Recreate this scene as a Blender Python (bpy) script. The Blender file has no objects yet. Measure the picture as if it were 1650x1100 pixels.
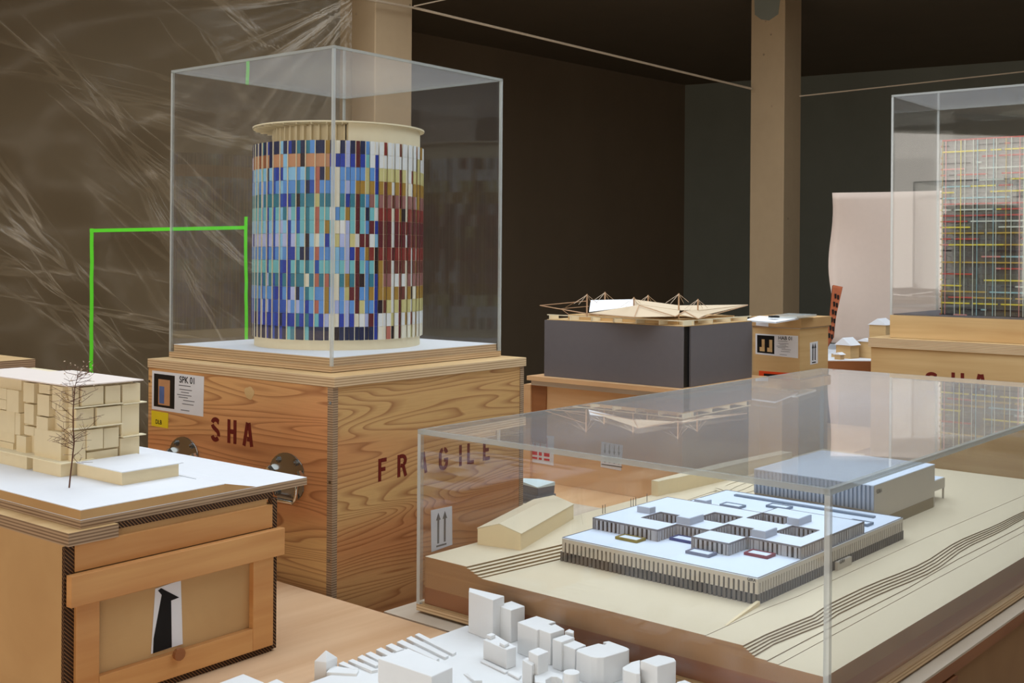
import bpy, bmesh, math, random
from mathutils import Vector, Matrix
R = math.radians
random.seed(7)
C = bpy.context.scene.collection
scene = bpy.context.scene

# ------------------------------------------------------------------ camera, light, exposure
H = 1.45                                   # eye height; "relative" heights below are measured from the eye
FPX, HOR, ROLL = 1861.8, 414.02, 0.0072    # focal length in pixels, horizon row, roll
cam = bpy.data.cameras.new('camera')
camo = bpy.data.objects.new('camera', cam); C.objects.link(camo); scene.camera = camo
cam.sensor_width = 36.0; cam.lens = FPX / 1650 * 36.0
cam.shift_x = -0.98 / 1650; cam.shift_y = -(550 - 414.02) / 1650
cam.clip_start = 0.05; cam.clip_end = 100
camo.matrix_world = Matrix.Translation((0, 0, H)) @ Matrix.Rotation(R(90), 4, 'X') @ Matrix.Rotation(ROLL, 4, 'Z')

world = bpy.data.worlds.new('world'); scene.world = world; world.use_nodes = True
bg = world.node_tree.nodes['Background']
bg.inputs[0].default_value = (0.55, 0.62, 0.72, 1); bg.inputs[1].default_value = 0.02
SKYLIGHT, WINDOWS = 2.35, 3.3            # strength of the daylight in the roof light and in the rear windows
scene.view_settings.view_transform = 'Standard'; scene.view_settings.look = 'None'
scene.view_settings.gamma = 1.0; scene.view_settings.use_curve_mapping = False
scene.view_settings.exposure = 0.25
scene.cycles.transparent_max_bounces = 24
scene.cycles.max_bounces = 6
scene.cycles.diffuse_bounces = 3
scene.cycles.glossy_bounces = 3; scene.cycles.use_light_tree = False
scene.cycles.use_denoising = True
scene.cycles.adaptive_threshold = 0.03
scene.cycles.sample_clamp_indirect = 6.0

# ------------------------------------------------------------------ pixel rays -> points in the room
def ray(u, v):
    X = u - 825; Y = v - 550; c, s = math.cos(ROLL), math.sin(ROLL)
    return Vector(((c*X + s*Y) / FPX, 1.0, -(-s*X + c*Y + 550 - HOR) / FPX))
def atz(u, v, z): d = ray(u, v); return d * (z / d.z)
def aty(u, v, y): return ray(u, v) * y
def onplane(u, v, p, n):
    d = ray(u, v); return d * ((p[0]*n[0] + p[1]*n[1]) / (d.x*n[0] + d.y*n[1]))
def axes(yaw): return Vector((math.cos(yaw), math.sin(yaw))), Vector((-math.sin(yaw), math.cos(yaw)))

# ------------------------------------------------------------------ materials
def lin(c):
    c = c / 255.0
    return c / 12.92 if c <= 0.04045 else ((c + 0.055) / 1.055) ** 2.4
def rgb(r, g, b): return (lin(r), lin(g), lin(b), 1)
M = {}
class NT:
    def __init__(self, name):
        self.m = bpy.data.materials.new(name); self.m.use_nodes = True
        self.t = self.m.node_tree; self.t.nodes.clear()
        self.out = self.t.nodes.new('ShaderNodeOutputMaterial'); M[name] = self.m
    def n(self, typ, **kw):
        nd = self.t.nodes.new('ShaderNode' + typ)
        for k, v in kw.items():
            if k.startswith('i_'):
                key = k[2:]
                key = int(key) if key.isdigit() else key.replace('_', ' ')
                self.set(nd.inputs[key], v)
            else: setattr(nd, k, v)
        return nd
    def set(self, sock, v):
        if isinstance(v, bpy.types.NodeSocket): self.t.links.new(v, sock)
        else: sock.default_value = v
    def math(self, op, a, b=0.0, clamp=False):
        nd = self.n('Math', operation=op, use_clamp=clamp); self.set(nd.inputs[0], a); self.set(nd.inputs[1], b); return nd.outputs[0]
    def mix(self, fac, a, b, typ='MIX'):
        nd = self.n('MixRGB', blend_type=typ); self.set(nd.inputs[0], fac); self.set(nd.inputs[1], a); self.set(nd.inputs[2], b); return nd.outputs[0]
    def ramp(self, fac, stops):
        nd = self.n('ValToRGB'); el = nd.color_ramp.elements
        while len(el) > 1: el.remove(el[-1])
        el[0].position = stops[0][0]; el[0].color = stops[0][1]
        for p, c in stops[1:]: e = el.new(p); e.color = c
        self.set(nd.inputs[0], fac); return nd.outputs[0]
    def uv(self, su=1, sv=1, rnd=True):
        tc = self.n('TexCoord'); mp = self.n('Mapping'); mp.inputs['Scale'].default_value = (su, sv, 1)
        self.t.links.new(tc.outputs['UV'], mp.inputs[0])
        if rnd:
            oi = self.n('ObjectInfo'); vm = self.n('VectorMath', operation='ADD')
            cx = self.n('CombineXYZ'); z = self.math('MULTIPLY', oi.outputs['Random'], 17.0); self.set(cx.inputs[2], z)
            self.t.links.new(mp.outputs[0], vm.inputs[0]); self.t.links.new(cx.outputs[0], vm.inputs[1]); return vm.outputs[0]
        return mp.outputs[0]
    def noise(self, vec, scale, detail=2.0, rough=0.5, dist=0.0):
        nd = self.n('TexNoise'); self.set(nd.inputs['Vector'], vec)
        for k, v in (('Scale', scale), ('Detail', detail), ('Roughness', rough), ('Distortion', dist)): nd.inputs[k].default_value = v
        return nd.outputs['Fac']
    def bsdf(self, color, rough=0.5, spec=0.4, metal=0.0, bump=None, bs=0.2, bd=0.002, **kw):
        p = self.n('BsdfPrincipled'); self.set(p.inputs['Base Color'], color); self.set(p.inputs['Roughness'], rough)
        p.inputs['Specular IOR Level'].default_value = spec; p.inputs['Metallic'].default_value = metal
        for k, v in kw.items(): self.set(p.inputs[k.replace('_', ' ')], v)
        if bump is not None:
            b = self.n('Bump'); b.inputs['Strength'].default_value = bs; b.inputs['Distance'].default_value = bd
            self.set(b.inputs['Height'], bump); self.t.links.new(b.outputs[0], p.inputs['Normal'])
        return p.outputs[0]
    def done(self, sh): self.t.links.new(sh, self.out.inputs[0]); return self.m

def plain(name, c, rough=0.6, var=0.06, spec=0.3, scale=40.0, metal=0.0):
    t = NT(name); v = t.uv(); n = t.noise(v, scale, 3)
    dark = tuple(x * (1 - var * 2) for x in c[:3]) + (1,)
    return t.done(t.bsdf(t.mix(n, dark, c), rough, spec, metal))

def pine(name, light, mid, line, ku=.75, kv=7.0, rings=40.0, bands=0.55):
    t = NT(name); v = t.uv(ku, kv)
    n1 = t.noise(v, 1.0, 2.0, 0.42, 0.25)
    ph = t.math('FRACT', t.math('MULTIPLY', n1, rings))
    edge = t.ramp(ph, [(0.0, (0, 0, 0, 1)), (0.5, (.06, .06, .06, 1)), (0.78, (.55, .55, .55, 1)), (0.92, (1, 1, 1, 1)), (1.0, (0.1, 0.1, 0.1, 1))])
    broad = t.noise(t.uv(0.5, 5.5), 1.0, 0.5)
    base = t.mix(t.ramp(broad, [(0.42, (0, 0, 0, 1)), (0.55, (1, 1, 1, 1))]), light, mid)
    fine = t.noise(t.uv(14, 320), 1.0, 2)
    base = t.mix(t.math('MULTIPLY', fine, 0.28), base, line)
    col = t.mix(t.math('MULTIPLY', edge, 0.66), base, line)
    return t.done(t.bsdf(col, 0.5, 0.35, bump=fine, bs=0.05, bd=0.001))

def plainwood(name, light, dark, ku=1.6, kv=26.0, amt=0.6, rough=0.5, spec=0.35):
    t = NT(name); n1 = t.noise(t.uv(ku, kv), 1.0, 3, 0.55, 0.5); n2 = t.noise(t.uv(3, 3), 1.0, 2)
    f = t.math('ADD', t.math('MULTIPLY', n1, amt), t.math('MULTIPLY', n2, 1 - amt))
    col = t.ramp(f, [(0.32, dark), (0.62, light)])
    fine = t.noise(t.uv(20, 400), 1.0, 2)
    col = t.mix(t.math('MULTIPLY', fine, 0.15), col, dark)
    return t.done(t.bsdf(col, rough, spec))

def plyedge(name, light, dark, period=0.0042):
    t = NT(name); tc = t.n('TexCoord'); sp = t.n('SeparateXYZ'); t.t.links.new(tc.outputs['UV'], sp.inputs[0])
    w = t.noise(t.uv(9, 60), 1.0, 2)
    s = t.math('SINE', t.math('MULTIPLY', t.math('ADD', sp.outputs[1], t.math('MULTIPLY', w, 0.0012)), 2 * math.pi / period))
    f = t.math('MULTIPLY_ADD', s, 0.5); 
    s2 = t.n('Math', operation='MULTIPLY_ADD'); t.set(s2.inputs[0], s); s2.inputs[1].default_value = 0.5; s2.inputs[2].default_value = 0.5
    f = t.math('ADD', t.math('MULTIPLY', s2.outputs[0], 0.6), t.math('MULTIPLY', w, 0.4))
    return t.done(t.bsdf(t.ramp(f, [(0.2, dark), (0.7, light)]), 0.6, 0.3))

def acrylic(name, dust=0.02, tint=(0.992, 0.995, 0.994, 1)):
    t = NT(name)
    lw = t.n('LayerWeight'); lw.inputs['Blend'].default_value = 0.5; fc = lw.outputs['Facing']
    fr = t.n('Math', operation='MULTIPLY_ADD'); t.set(fr.inputs[0], t.math('POWER', fc, 5.0)); fr.inputs[1].default_value = 0.95; fr.inputs[2].default_value = 0.035
    tr = t.n('BsdfTransparent'); tr.inputs[0].default_value = tint
    gl = t.n('BsdfGlossy'); gl.inputs['Roughness'].default_value = 0.015; gl.inputs[0].default_value = (1, 1, 1, 1)
    m1 = t.n('MixShader'); t.set(m1.inputs[0], fr.outputs[0]); t.t.links.new(tr.outputs[0], m1.inputs[1]); t.t.links.new(gl.outputs[0], m1.inputs[2])
    cosn = t.math('SUBTRACT', 1.0, fc)
    d = t.math('DIVIDE', dust, t.math('MAXIMUM', cosn, 0.06))
    d = t.math('MINIMUM', d, 1.0)
    df = t.n('BsdfDiffuse'); df.inputs[0].default_value = (.82, .80, .80, 1)
    tl = t.n('BsdfTranslucent'); tl.inputs[0].default_value = (.82, .80, .80, 1)
    m2 = t.n('MixShader'); m2.inputs[0].default_value = 0.5; t.t.links.new(df.outputs[0], m2.inputs[1]); t.t.links.new(tl.outputs[0], m2.inputs[2])
    m3 = t.n('MixShader'); t.set(m3.inputs[0], d); t.t.links.new(m1.outputs[0], m3.inputs[1]); t.t.links.new(m2.outputs[0], m3.inputs[2])
    return t.done(m3.outputs[0])

def acrylic_edge(name, c, opa=0.55):
    t = NT(name)
    tr = t.n('BsdfTransparent'); tr.inputs[0].default_value = (.9, .93, .92, 1)
    p = t.bsdf(tuple(x * .85 for x in c[:3]) + (1,), 0.15, 0.8)
    m = t.n('MixShader'); m.inputs[0].default_value = opa
    t.t.links.new(tr.outputs[0], m.inputs[1]); t.t.links.new(p, m.inputs[2]); return t.done(m.outputs[0])

def emit(name, c, s):
    t = NT(name); e = t.n('Emission'); e.inputs[0].default_value = c; e.inputs[1].default_value = s; return t.done(e.outputs[0])

def concrete(name, c, c2, pits=True, scale=1.0):
    t = NT(name)
    a = t.noise(t.uv(0.9 * scale, 0.35 * scale), 1.0, 4, 0.6, 0.3); b = t.noise(t.uv(9 * scale, 7 * scale), 1.0, 4)
    col = t.mix(t.math('ADD', t.math('MULTIPLY', a, .75), t.math('MULTIPLY', b, .25)), c2, c)
    if pits:
        vo = t.n('TexVoronoi'); vo.inputs['Scale'].default_value = 9; t.set(vo.inputs['Vector'], t.uv(1, 1))
        pit = t.ramp(vo.outputs['Distance'], [(0.0, (1, 1, 1, 1)), (0.05, (1, 1, 1, 1)), (0.085, (0, 0, 0, 1))])
        gate = t.ramp(t.noise(t.uv(2.2, 2.2), 1.0, 2), [(0.5, (0, 0, 0, 1)), (0.56, (1, 1, 1, 1))])
        col = t.mix(t.math('MULTIPLY', t.math('MULTIPLY', pit, gate), .6), col, (c2[0]*.3, c2[1]*.3, c2[2]*.3, 1))
    return t.done(t.bsdf(col, 0.85, 0.2, bump=b, bs=.15, bd=.004))

pine('pine_ply', rgb(216, 174, 114), rgb(204, 140, 88), rgb(136, 74, 36))
pine('pine_ply_lit', rgb(226, 184, 122), rgb(218, 154, 100), rgb(138, 76, 38), .7, 7.0, 40)  # lighter copy for the left crate face, its stronger light mixed into the colour
plainwood('birch', rgb(214, 180, 128), rgb(190, 150, 98))
plainwood('table_wood', rgb(222, 186, 148), rgb(198, 156, 116), 1.2, 16)
plainwood('spruce', rgb(206, 154, 96), rgb(182, 122, 68), 2.0, 30)
plainwood('spruce_pale', rgb(228, 186, 138), rgb(208, 158, 110), 1.5, 14)
plainwood('board_grey', rgb(205, 190, 170), rgb(182, 164, 142), 1.2, 10)
plainwood('brown_wood', rgb(160, 104, 62), rgb(128, 76, 42), 1.5, 18)
plainwood('mdf', rgb(196, 158, 108), rgb(180, 140, 92), 6, 6, .5, .7)
plainwood('mdf_dark', rgb(168, 128, 86), rgb(150, 110, 72), 5, 5, .5, .7)
plyedge('ply_edge', rgb(214, 186, 148), rgb(170, 136, 98), .0054)
plyedge('ply_edge_dark', rgb(176, 148, 118), rgb(122, 96, 72), .005)
plain('card', rgb(232, 214, 176), .7, .04, .2)
plain('card_cream', rgb(238, 224, 190), .7, .03, .2)
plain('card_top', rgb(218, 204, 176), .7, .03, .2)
plain('card_roof', rgb(234, 218, 206), .6, .02, .25)
plain('plinth_tan', rgb(148, 134, 108), .7, .04, .2)
plain('parapet_grey', rgb(122, 122, 128), .6, .04)
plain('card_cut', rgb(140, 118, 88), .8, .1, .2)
plain('white_card', rgb(232, 232, 234), .6, .02, .25)
plain('roof_white', rgb(224, 237, 255), .5, .02, .3)
plain('plaster', rgb(230, 230, 229), .75, .02, .15)
plain('pier_light', rgb(196, 188, 174), .6, .04)
plain('pier_grey', rgb(172, 172, 176), .6, .04)
plain('pier_dark', rgb(104, 98, 92), .6, .05)
plain('window_dark', rgb(38, 32, 30), .35, .1)
plain('roofbox_grey', rgb(172, 180, 194), .5, .03)
plain('fibre_grey', rgb(108, 102, 103), .7, .04, .2)
plain('black', rgb(14, 14, 15), .5, .1)
plain('ink', rgb(26, 24, 24), .7, .1, .2)
plain('ink_grey', rgb(96, 96, 100), .7, .05, .2)
plain('stencil', rgb(112, 34, 22), .7, .12, .2, 90)
plain('paper', rgb(224, 224, 228), .6, .02, .25)
plain('yellow_note', rgb(232, 206, 40), .7, .04, .2)
plain('red_print', rgb(206, 48, 54), .6, .05, .2)
plain('orange_label', rgb(228, 76, 30), .6, .05, .2)
plain('dark_photo', rgb(22, 20, 20), .4, .1)
plain('skin_tan', rgb(204, 150, 104), .6, .15)
plain('blue_print', rgb(92, 112, 164), .6, .15)
plain('green_tape', rgb(104, 236, 40), .5, .05, .3)
plain('chrome', rgb(150, 150, 148), .22, .05, .5, 40, 1.0)
plain('chrome_bright', rgb(232, 230, 222), .15, .02, .5, 40, 1.0)
plain('rope_cord', rgb(214, 190, 160), .8, .1, .2)
plain('twig', rgb(108, 72, 54), .8, .15, .2)
plain('leaf_pale', rgb(220, 196, 168), .8, .1, .2)
plain('membrane', rgb(206, 184, 154), .7, .02, .2)
plain('rod', rgb(198, 158, 122), .6, .08, .2)
plain('brick_red', rgb(176, 96, 62), .8, .15, .2)
plain('slate', rgb(104, 110, 122), .6, .25, .3, 120)
plain('paleblue', rgb(206, 222, 222), .6, .06, .3)
plain('paper_sheet', rgb(200, 178, 162), .6, .03, .25)
t = NT('cardboard'); sp = t.n('SeparateXYZ'); tc = t.n('TexCoord'); t.t.links.new(tc.outputs['UV'], sp.inputs[0])
sn = t.math('SINE', t.math('MULTIPLY', t.math('ADD', sp.outputs[0], sp.outputs[1]), 2 * math.pi / .006))
t.done(t.bsdf(t.ramp(sn, [(0.2, rgb(52, 34, 22)), (0.75, rgb(128, 92, 60))]), .8, .2, bump=sn, bs=.5, bd=.002))
acrylic('acrylic', 0.004)
acrylic('acrylic_dusty', 0.014)
acrylic_edge('acrylic_edge', rgb(226, 228, 224), .6)
acrylic_edge('acrylic_rim', rgb(206, 206, 200), .45)
concrete('concrete_column', rgb(208, 178, 140), rgb(176, 150, 116), True, 2.0)
concrete('concrete_wall', rgb(144, 124, 100), rgb(116, 98, 78), False, .6)
concrete('concrete_grey', rgb(150, 150, 136), rgb(122, 122, 108), False, .6)
concrete('concrete_ceiling', rgb(140, 122, 100), rgb(112, 98, 80), False, .5)
concrete('concrete_floor', rgb(160, 150, 138), rgb(136, 128, 118), False, .8)
concrete('concrete_rear', rgb(170, 160, 146), rgb(140, 130, 118), False, .8)
emit('daylight', (0.82, 0.91, 1.0, 1), SKYLIGHT)
emit('daylight_low', (1.0, 0.92, 0.82, 1), WINDOWS)
# translucent dust sheet
t = NT('plastic_film')
def crease(su, sv, rot, k, lo):
    tc = t.n('TexCoord'); mp = t.n('Mapping'); mp.inputs['Scale'].default_value = (su, sv, 1); mr = t.n('Mapping'); mr.inputs['Rotation'].default_value = (0, 0, rot)
    t.t.links.new(tc.outputs['UV'], mr.inputs[0]); t.t.links.new(mr.outputs[0], mp.inputs[0])
    n = t.noise(mp.outputs[0], 1.0, 4, .55, .7)
    rdg = t.math('SUBTRACT', 1.0, t.math('MULTIPLY', t.math('ABSOLUTE', t.math('SUBTRACT', n, .5)), k))
    gate = t.ramp(t.noise(mp.outputs[0], .45, 2), [(lo, (0, 0, 0, 1)), (lo+.2, (1, 1, 1, 1))])
    return t.math('MULTIPLY', t.math('MAXIMUM', rdg, 0.0), gate), n
c1, n1 = crease(.45, 5.5, .70, 40.0, .47); c2, n2 = crease(.5, 7.0, 1.0, 40.0, .5); c3, n3 = crease(.4, 4.0, .2, 40.0, .52)
to = t.n('TexCoord'); sx = t.n('SeparateXYZ'); t.t.links.new(to.outputs['Object'], sx.inputs[0])
gdx = t.math('SUBTRACT', sx.outputs[0], 1.62); gdz = t.math('SUBTRACT', sx.outputs[2], 1.50)          # folds fan out from the gathered corner
gang = t.math('ARCTAN2', gdz, gdx); grad = t.math('SQRT', t.math('ADD', t.math('MULTIPLY', gdx, gdx), t.math('MULTIPLY', gdz, gdz)))
gv = t.n('CombineXYZ'); t.set(gv.inputs[0], t.math('MULTIPLY', t.math('ADD', gang, t.math('MULTIPLY', grad, .10)), 7.0)); t.set(gv.inputs[1], t.math('MULTIPLY', grad, .5))
gn = t.noise(gv.outputs[0], 1.0, 3, .6, .2)
gf = t.math('MULTIPLY', t.math('MAXIMUM', t.math('SUBTRACT', 1.0, t.math('MULTIPLY', t.math('ABSOLUTE', t.math('SUBTRACT', gn, .5)), 16.0)), 0.0), t.ramp(grad, [(0.0, (1, 1, 1, 1)), (.35, (.9, .9, .9, 1)), (1.0, (.0, .0, .0, 1))]))
cr = t.math('MAXIMUM', gf, t.math('MAXIMUM', c1, t.math('MAXIMUM', c2, c3)), True)
bmp = t.n('Bump'); bmp.inputs['Strength'].default_value = .22; bmp.inputs['Distance'].default_value = .03
t.set(bmp.inputs['Height'], t.math('ADD', t.math('ADD', n1, n2), t.math('MULTIPLY', cr, .5)))
trn = t.n('BsdfTransparent'); trn.inputs[0].default_value = (.78, .74, .67, 1)
gls = t.n('BsdfGlossy'); gls.inputs['Roughness'].default_value = .22; gls.inputs[0].default_value = (.95, .93, .9, 1); t.t.links.new(bmp.outputs[0], gls.inputs['Normal'])
dfu = t.n('BsdfDiffuse'); dfu.inputs[0].default_value = (.60, .46, .29, 1)
a1 = t.n('MixShader'); t.set(a1.inputs[0], t.math('ADD', t.math('MULTIPLY', cr, .16), .11)); t.t.links.new(trn.outputs[0], a1.inputs[1]); t.t.links.new(dfu.outputs[0], a1.inputs[2])
a2 = t.n('MixShader'); t.set(a2.inputs[0], t.math('ADD', t.math('MULTIPLY', cr, .05), .006)); t.t.links.new(a1.outputs[0], a2.inputs[1]); t.t.links.new(gls.outputs[0], a2.inputs[2])
t.done(a2.outputs[0])

# ------------------------------------------------------------------ building helpers
def tag(o, label=None, cat=None, group=None, kind=None):
    if label: o['label'] = label
    if cat: o['category'] = cat
    if group: o['group'] = group
    if kind: o['kind'] = kind
    return o
class Frame:
    """a thing: an Empty at its base; children are given in (x along r, y along l, height relative to the eye)"""
    def __init__(self, name, label, cat, xy, zbase, yaw=0.0, group=None):
        self.e = bpy.data.objects.new(name, None); C.objects.link(self.e); self.e.empty_display_size = .1
        self.e.location = (xy[0], xy[1], zbase + H); self.e.rotation_euler = (0, 0, yaw)
        tag(self.e, label, cat, group); self.o = Vector((xy[0], xy[1])); self.z = zbase; self.yaw = yaw
        self.r, self.l = axes(yaw)
    def local(self, p):                       # room point (relative height) -> frame coordinates
        q = Vector((p[0], p[1])) - self.o; return Vector((q.dot(self.r), q.dot(self.l), p[2]))
    def px(self, u, v, z): return self.local(atz(u, v, z))
    def on_x(self, u, v, x=0.0):               # pixel on the plane x = const of the frame
        return self.local(onplane(u, v, self.o + self.r * x, self.r))
    def on_y(self, u, v, y=0.0):
        return self.local(onplane(u, v, self.o + self.l * y, self.l))
def finish(me, mat):
    me.materials.append(M[mat] if isinstance(mat, str) else mat)
    me.update(); return me
def place(name, me, parent, loc=(0, 0, 0), rot=None):
    o = bpy.data.objects.new(name, me); C.objects.link(o)
    if isinstance(parent, Frame):
        o.parent = parent.e; o.location = (loc[0], loc[1], loc[2] - parent.z)
    elif parent is not None:
        o.parent = parent; o.location = loc
    else: o.location = (loc[0], loc[1], loc[2] + H)
    if rot: o.rotation_euler = rot
    return o
class MB:
    def __init__(self): self.v = []; self.f = []; self.mi = []; self.cur = 0
    def add(self, vs, fs):
        n = len(self.v); self.v += [tuple(p) for p in vs]
        for f in fs: self.f.append([n + i for i in f]); self.mi.append(self.cur)
        return self
    def box(self, x0, x1, y0, y1, z0, z1):
        if x0 > x1: x0, x1 = x1, x0
        if y0 > y1: y0, y1 = y1, y0
        if z0 > z1: z0, z1 = z1, z0
        return self.add([(x0,y0,z0),(x1,y0,z0),(x1,y1,z0),(x0,y1,z0),(x0,y0,z1),(x1,y0,z1),(x1,y1,z1),(x0,y1,z1)],
            [(0,3,2,1),(4,5,6,7),(0,1,5,4),(1,2,6,5),(2,3,7,6),(3,0,4,7)])
    def prism(self, poly, z0, z1):
        a = sum(poly[i][0]*poly[(i+1) % len(poly)][1] - poly[(i+1) % len(poly)][0]*poly[i][1] for i in range(len(poly)))
        if a < 0: poly = poly[::-1]
        n = len(poly)
        zz = z1 if isinstance(z1, (list, tuple)) else [z1] * n
        if a < 0 and isinstance(z1, (list, tuple)): zz = list(z1)[::-1]
        return self.add([(p[0], p[1], z0) for p in poly] + [(p[0], p[1], zz[i]) for i, p in enumerate(poly)],
            [tuple(range(n))[::-1], tuple(range(n, 2*n))] + [(i, (i+1) % n, n+(i+1) % n, n+i) for i in range(n)])
    def cyl(self, cx, cy, r, z0, z1, n=24): return self.prism([(cx + r*math.cos(2*math.pi*i/n), cy + r*math.sin(2*math.pi*i/n)) for i in range(n)], z0, z1)
    def slab(self, pts, nrm, th):              # thin plate: polygon pts (3d), thickened along nrm
        nrm = Vector(nrm); n = len(pts); P = [Vector(p) for p in pts]
        return self.add(P + [p + nrm*th for p in P], [tuple(range(n))[::-1], tuple(range(n, 2*n))] + [(i, (i+1) % n, n+(i+1) % n, n+i) for i in range(n)])
    def tube(self, pts, r, n=6):
        P = [Vector(p) for p in pts]; rs = r if isinstance(r, (list, tuple)) else [r]*len(P); vs = []; fs = []
        for i, p in enumerate(P):
            d = (P[min(i+1, len(P)-1)] - P[max(i-1, 0)]).normalized()
            up = Vector((0, 0, 1)) if abs(d.z) < .95 else Vector((1, 0, 0))
            a = d.cross(up).normalized(); b = d.cross(a)
            for k in range(n): vs.append(p + (a*math.cos(2*math.pi*k/n) + b*math.sin(2*math.pi*k/n))*rs[i])
        for i in range(len(P)-1):
            for k in range(n): fs.append((i*n+k, i*n+(k+1) % n, (i+1)*n+(k+1) % n, (i+1)*n+k))
        fs += [tuple(range(n))[::-1], tuple(range((len(P)-1)*n, len(P)*n))]
        return self.add(vs, fs)
    def mesh(self, name, mats):
        me = bpy.data.meshes.new(name); me.from_pydata(self.v, [], self.f)
        bm = bmesh.new(); bm.from_mesh(me); bmesh.ops.recalc_face_normals(bm, faces=bm.faces); bm.to_mesh(me); bm.free()
        uv = me.uv_layers.new(name='UVMap').data
        for p in me.polygons:
            n = p.normal
            for li in p.loop_indices:
                co = me.vertices[me.loops[li].vertex_index].co
                if abs(n.z) > .7: uv[li].uv = (co.x, co.y)
                else:
                    tx = Vector((-n.y, n.x)); tx.normalize() if tx.length > 1e-6 else None
                    uv[li].uv = (co.x*tx.x + co.y*tx.y, co.z)
        for m in (mats if isinstance(mats, (list, tuple)) else [mats]): me.materials.append(M[m])
        if isinstance(mats, (list, tuple)): me.polygons.foreach_set('material_index', self.mi)
        me.update(); return me
    def build(self, name, mats, parent=None, bevel=0.0, smooth=False, kind=None, label=None):
        if mats in ('ply_edge', 'ply_edge_dark'):
            n_ = lambda f: (Vector(self.v[f[1]]) - Vector(self.v[f[0]])).cross(Vector(self.v[f[2]]) - Vector(self.v[f[1]])).normalized()
            self.mi = [1 if abs(n_(f).z) > .7 else 0 for f in self.f]; mats = [mats, 'birch']
        o = place(name, self.mesh(name, mats), parent)
        if smooth: o.data.shade_smooth()
        if bevel:
            b = o.modifiers.new('bevel', 'BEVEL'); b.width = bevel; b.segments = 2; b.limit_method = 'ANGLE'
        if kind: o['kind'] = kind
        if label: o['label'] = label
        return o
def sub(part, mb, name, mats, **kw):           # sub-part: same coordinates as its part
    o = mb.build(name, mats, None, **kw); o.parent = part; o.location = (0, 0, 0); return o
def B(x0, x1, y0, y1, z0, z1): return MB().box(x0, x1, y0, y1, z0, z1)

class Face:
    """a plane on a frame for decals. kind 'x': plane x=c, facing -x, read along -y; kind 'y': plane y=c, facing -y, read along +x"""
    def __init__(self, fr, kind, c): self.fr, self.kind, self.c = fr, kind, c
    def px(self, u, v):
        p = self.fr.on_x(u, v, self.c) if self.kind == 'x' else self.fr.on_y(u, v, self.c)
        return (-p.y, p.z) if self.kind == 'x' else (p.x, p.z)
    def pt(self, s, z, d): return (self.c - d, -s, z) if self.kind == 'x' else (s, self.c - d, z)
    def poly(self, mb, pts, d0=0.0, d1=.0006):
        n = len(pts)
        return mb.add([self.pt(s, z, d0) for s, z in pts] + [self.pt(s, z, d1) for s, z in pts],
            [tuple(range(n))[::-1], tuple(range(n, 2*n))] + [(i, (i+1) % n, n+(i+1) % n, n+i) for i in range(n)])
    def rect(self, mb, s0, s1, z0, z1, d0=0.0, d1=.0006): return self.poly(mb, [(s0, z0), (s1, z0), (s1, z1), (s0, z1)], d0, d1)
    def stroke(self, mb, pts, w, d0=0.0, d1=.0006):
        P = [Vector(p) for p in pts]; Lf = []; Rt = []
        for i, p in enumerate(P):
            a = (P[i] - P[i-1]).normalized() if i else (P[1] - P[0]).normalized()
            b = (P[i+1] - P[i]).normalized() if i < len(P)-1 else a
            t = (a + b).normalized(); n = Vector((-t.y, t.x)); k = 1 / max(.5, n.dot(Vector((-a.y, a.x))))
            Lf.append(tuple(p + n*w/2*k)); Rt.append(tuple(p - n*w/2*k))
        for i in range(len(P)-1): self.poly(mb, [Lf[i], Lf[i+1], Rt[i+1], Rt[i]], d0, d1)
        return mb
def arc(cx, cy, rx, ry, a0, a1, n=10): return [(cx + rx*math.cos(R(a0 + (a1-a0)*i/n)), cy + ry*math.sin(R(a0 + (a1-a0)*i/n))) for i in range(n+1)]
STENCIL = {   # strokes in a box 0.6 wide, 1 high
 'S': [[(.53, .82)] + arc(.31, .75, .22, .17, 25, 170) , arc(.31, .74, .22, .2, 195, 250, 5) + arc(.3, .26, .22, .22, 75, -10), arc(.3, .26, .22, .2, -35, -165)],
 'H': [[(.1, 0), (.1, 1)], [(.5, 0), (.5, 1)], [(.2, .5), (.42, .5)]],
 'A': [[(.05, 0), (.27, .98)], [(.55, 0), (.36, .98)], [(.25, .3), (.40, .3)]],
 'F': [[(.1, 0), (.1, 1)], [(.2, .92), (.52, .92)], [(.2, .52), (.45, .52)]],
 'R': [[(.1, 0), (.1, 1)], [(.2, .92)] + arc(.3, .72, .22, .2, 90, -60), [(.22, .5), (.38, .48), (.55, 0)]],
 'G': [arc(.32, .68, .23, .26, 15, 80, 5), arc(.32, .68, .23, .26, 105, 180, 6) + arc(.32, .3, .23, .26, 180, 350, 10) + [(.55, .42), (.36, .42)]],
 'I': [[(.3, 0), (.3, .45)], [(.3, .52), (.3, 1)]],
 'L': [[(.12, 0), (.12, 1)], [(.22, .07), (.52, .07)]],
 'E': [[(.1, 0), (.1, 1)], [(.2, .93), (.52, .93)], [(.2, .5), (.44, .5)], [(.2, .07), (.52, .07)]],
}
def stencil(face, word, corners, parent, h, slant=0.0, w=.14, d=.0007):
    """one part per letter; corners = pixel of the letter's foot"""
    for ch, (u, v) in zip(word, corners):
        s0, z0 = face.px(u, v); mb = MB()
        for stk in STENCIL[ch]: face.stroke(mb, [(s0 + x*h, z0 + y*h) for x, y in stk], w*h, 0, d)
        mb.build('stencil_letter', 'stencil', parent)
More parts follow.
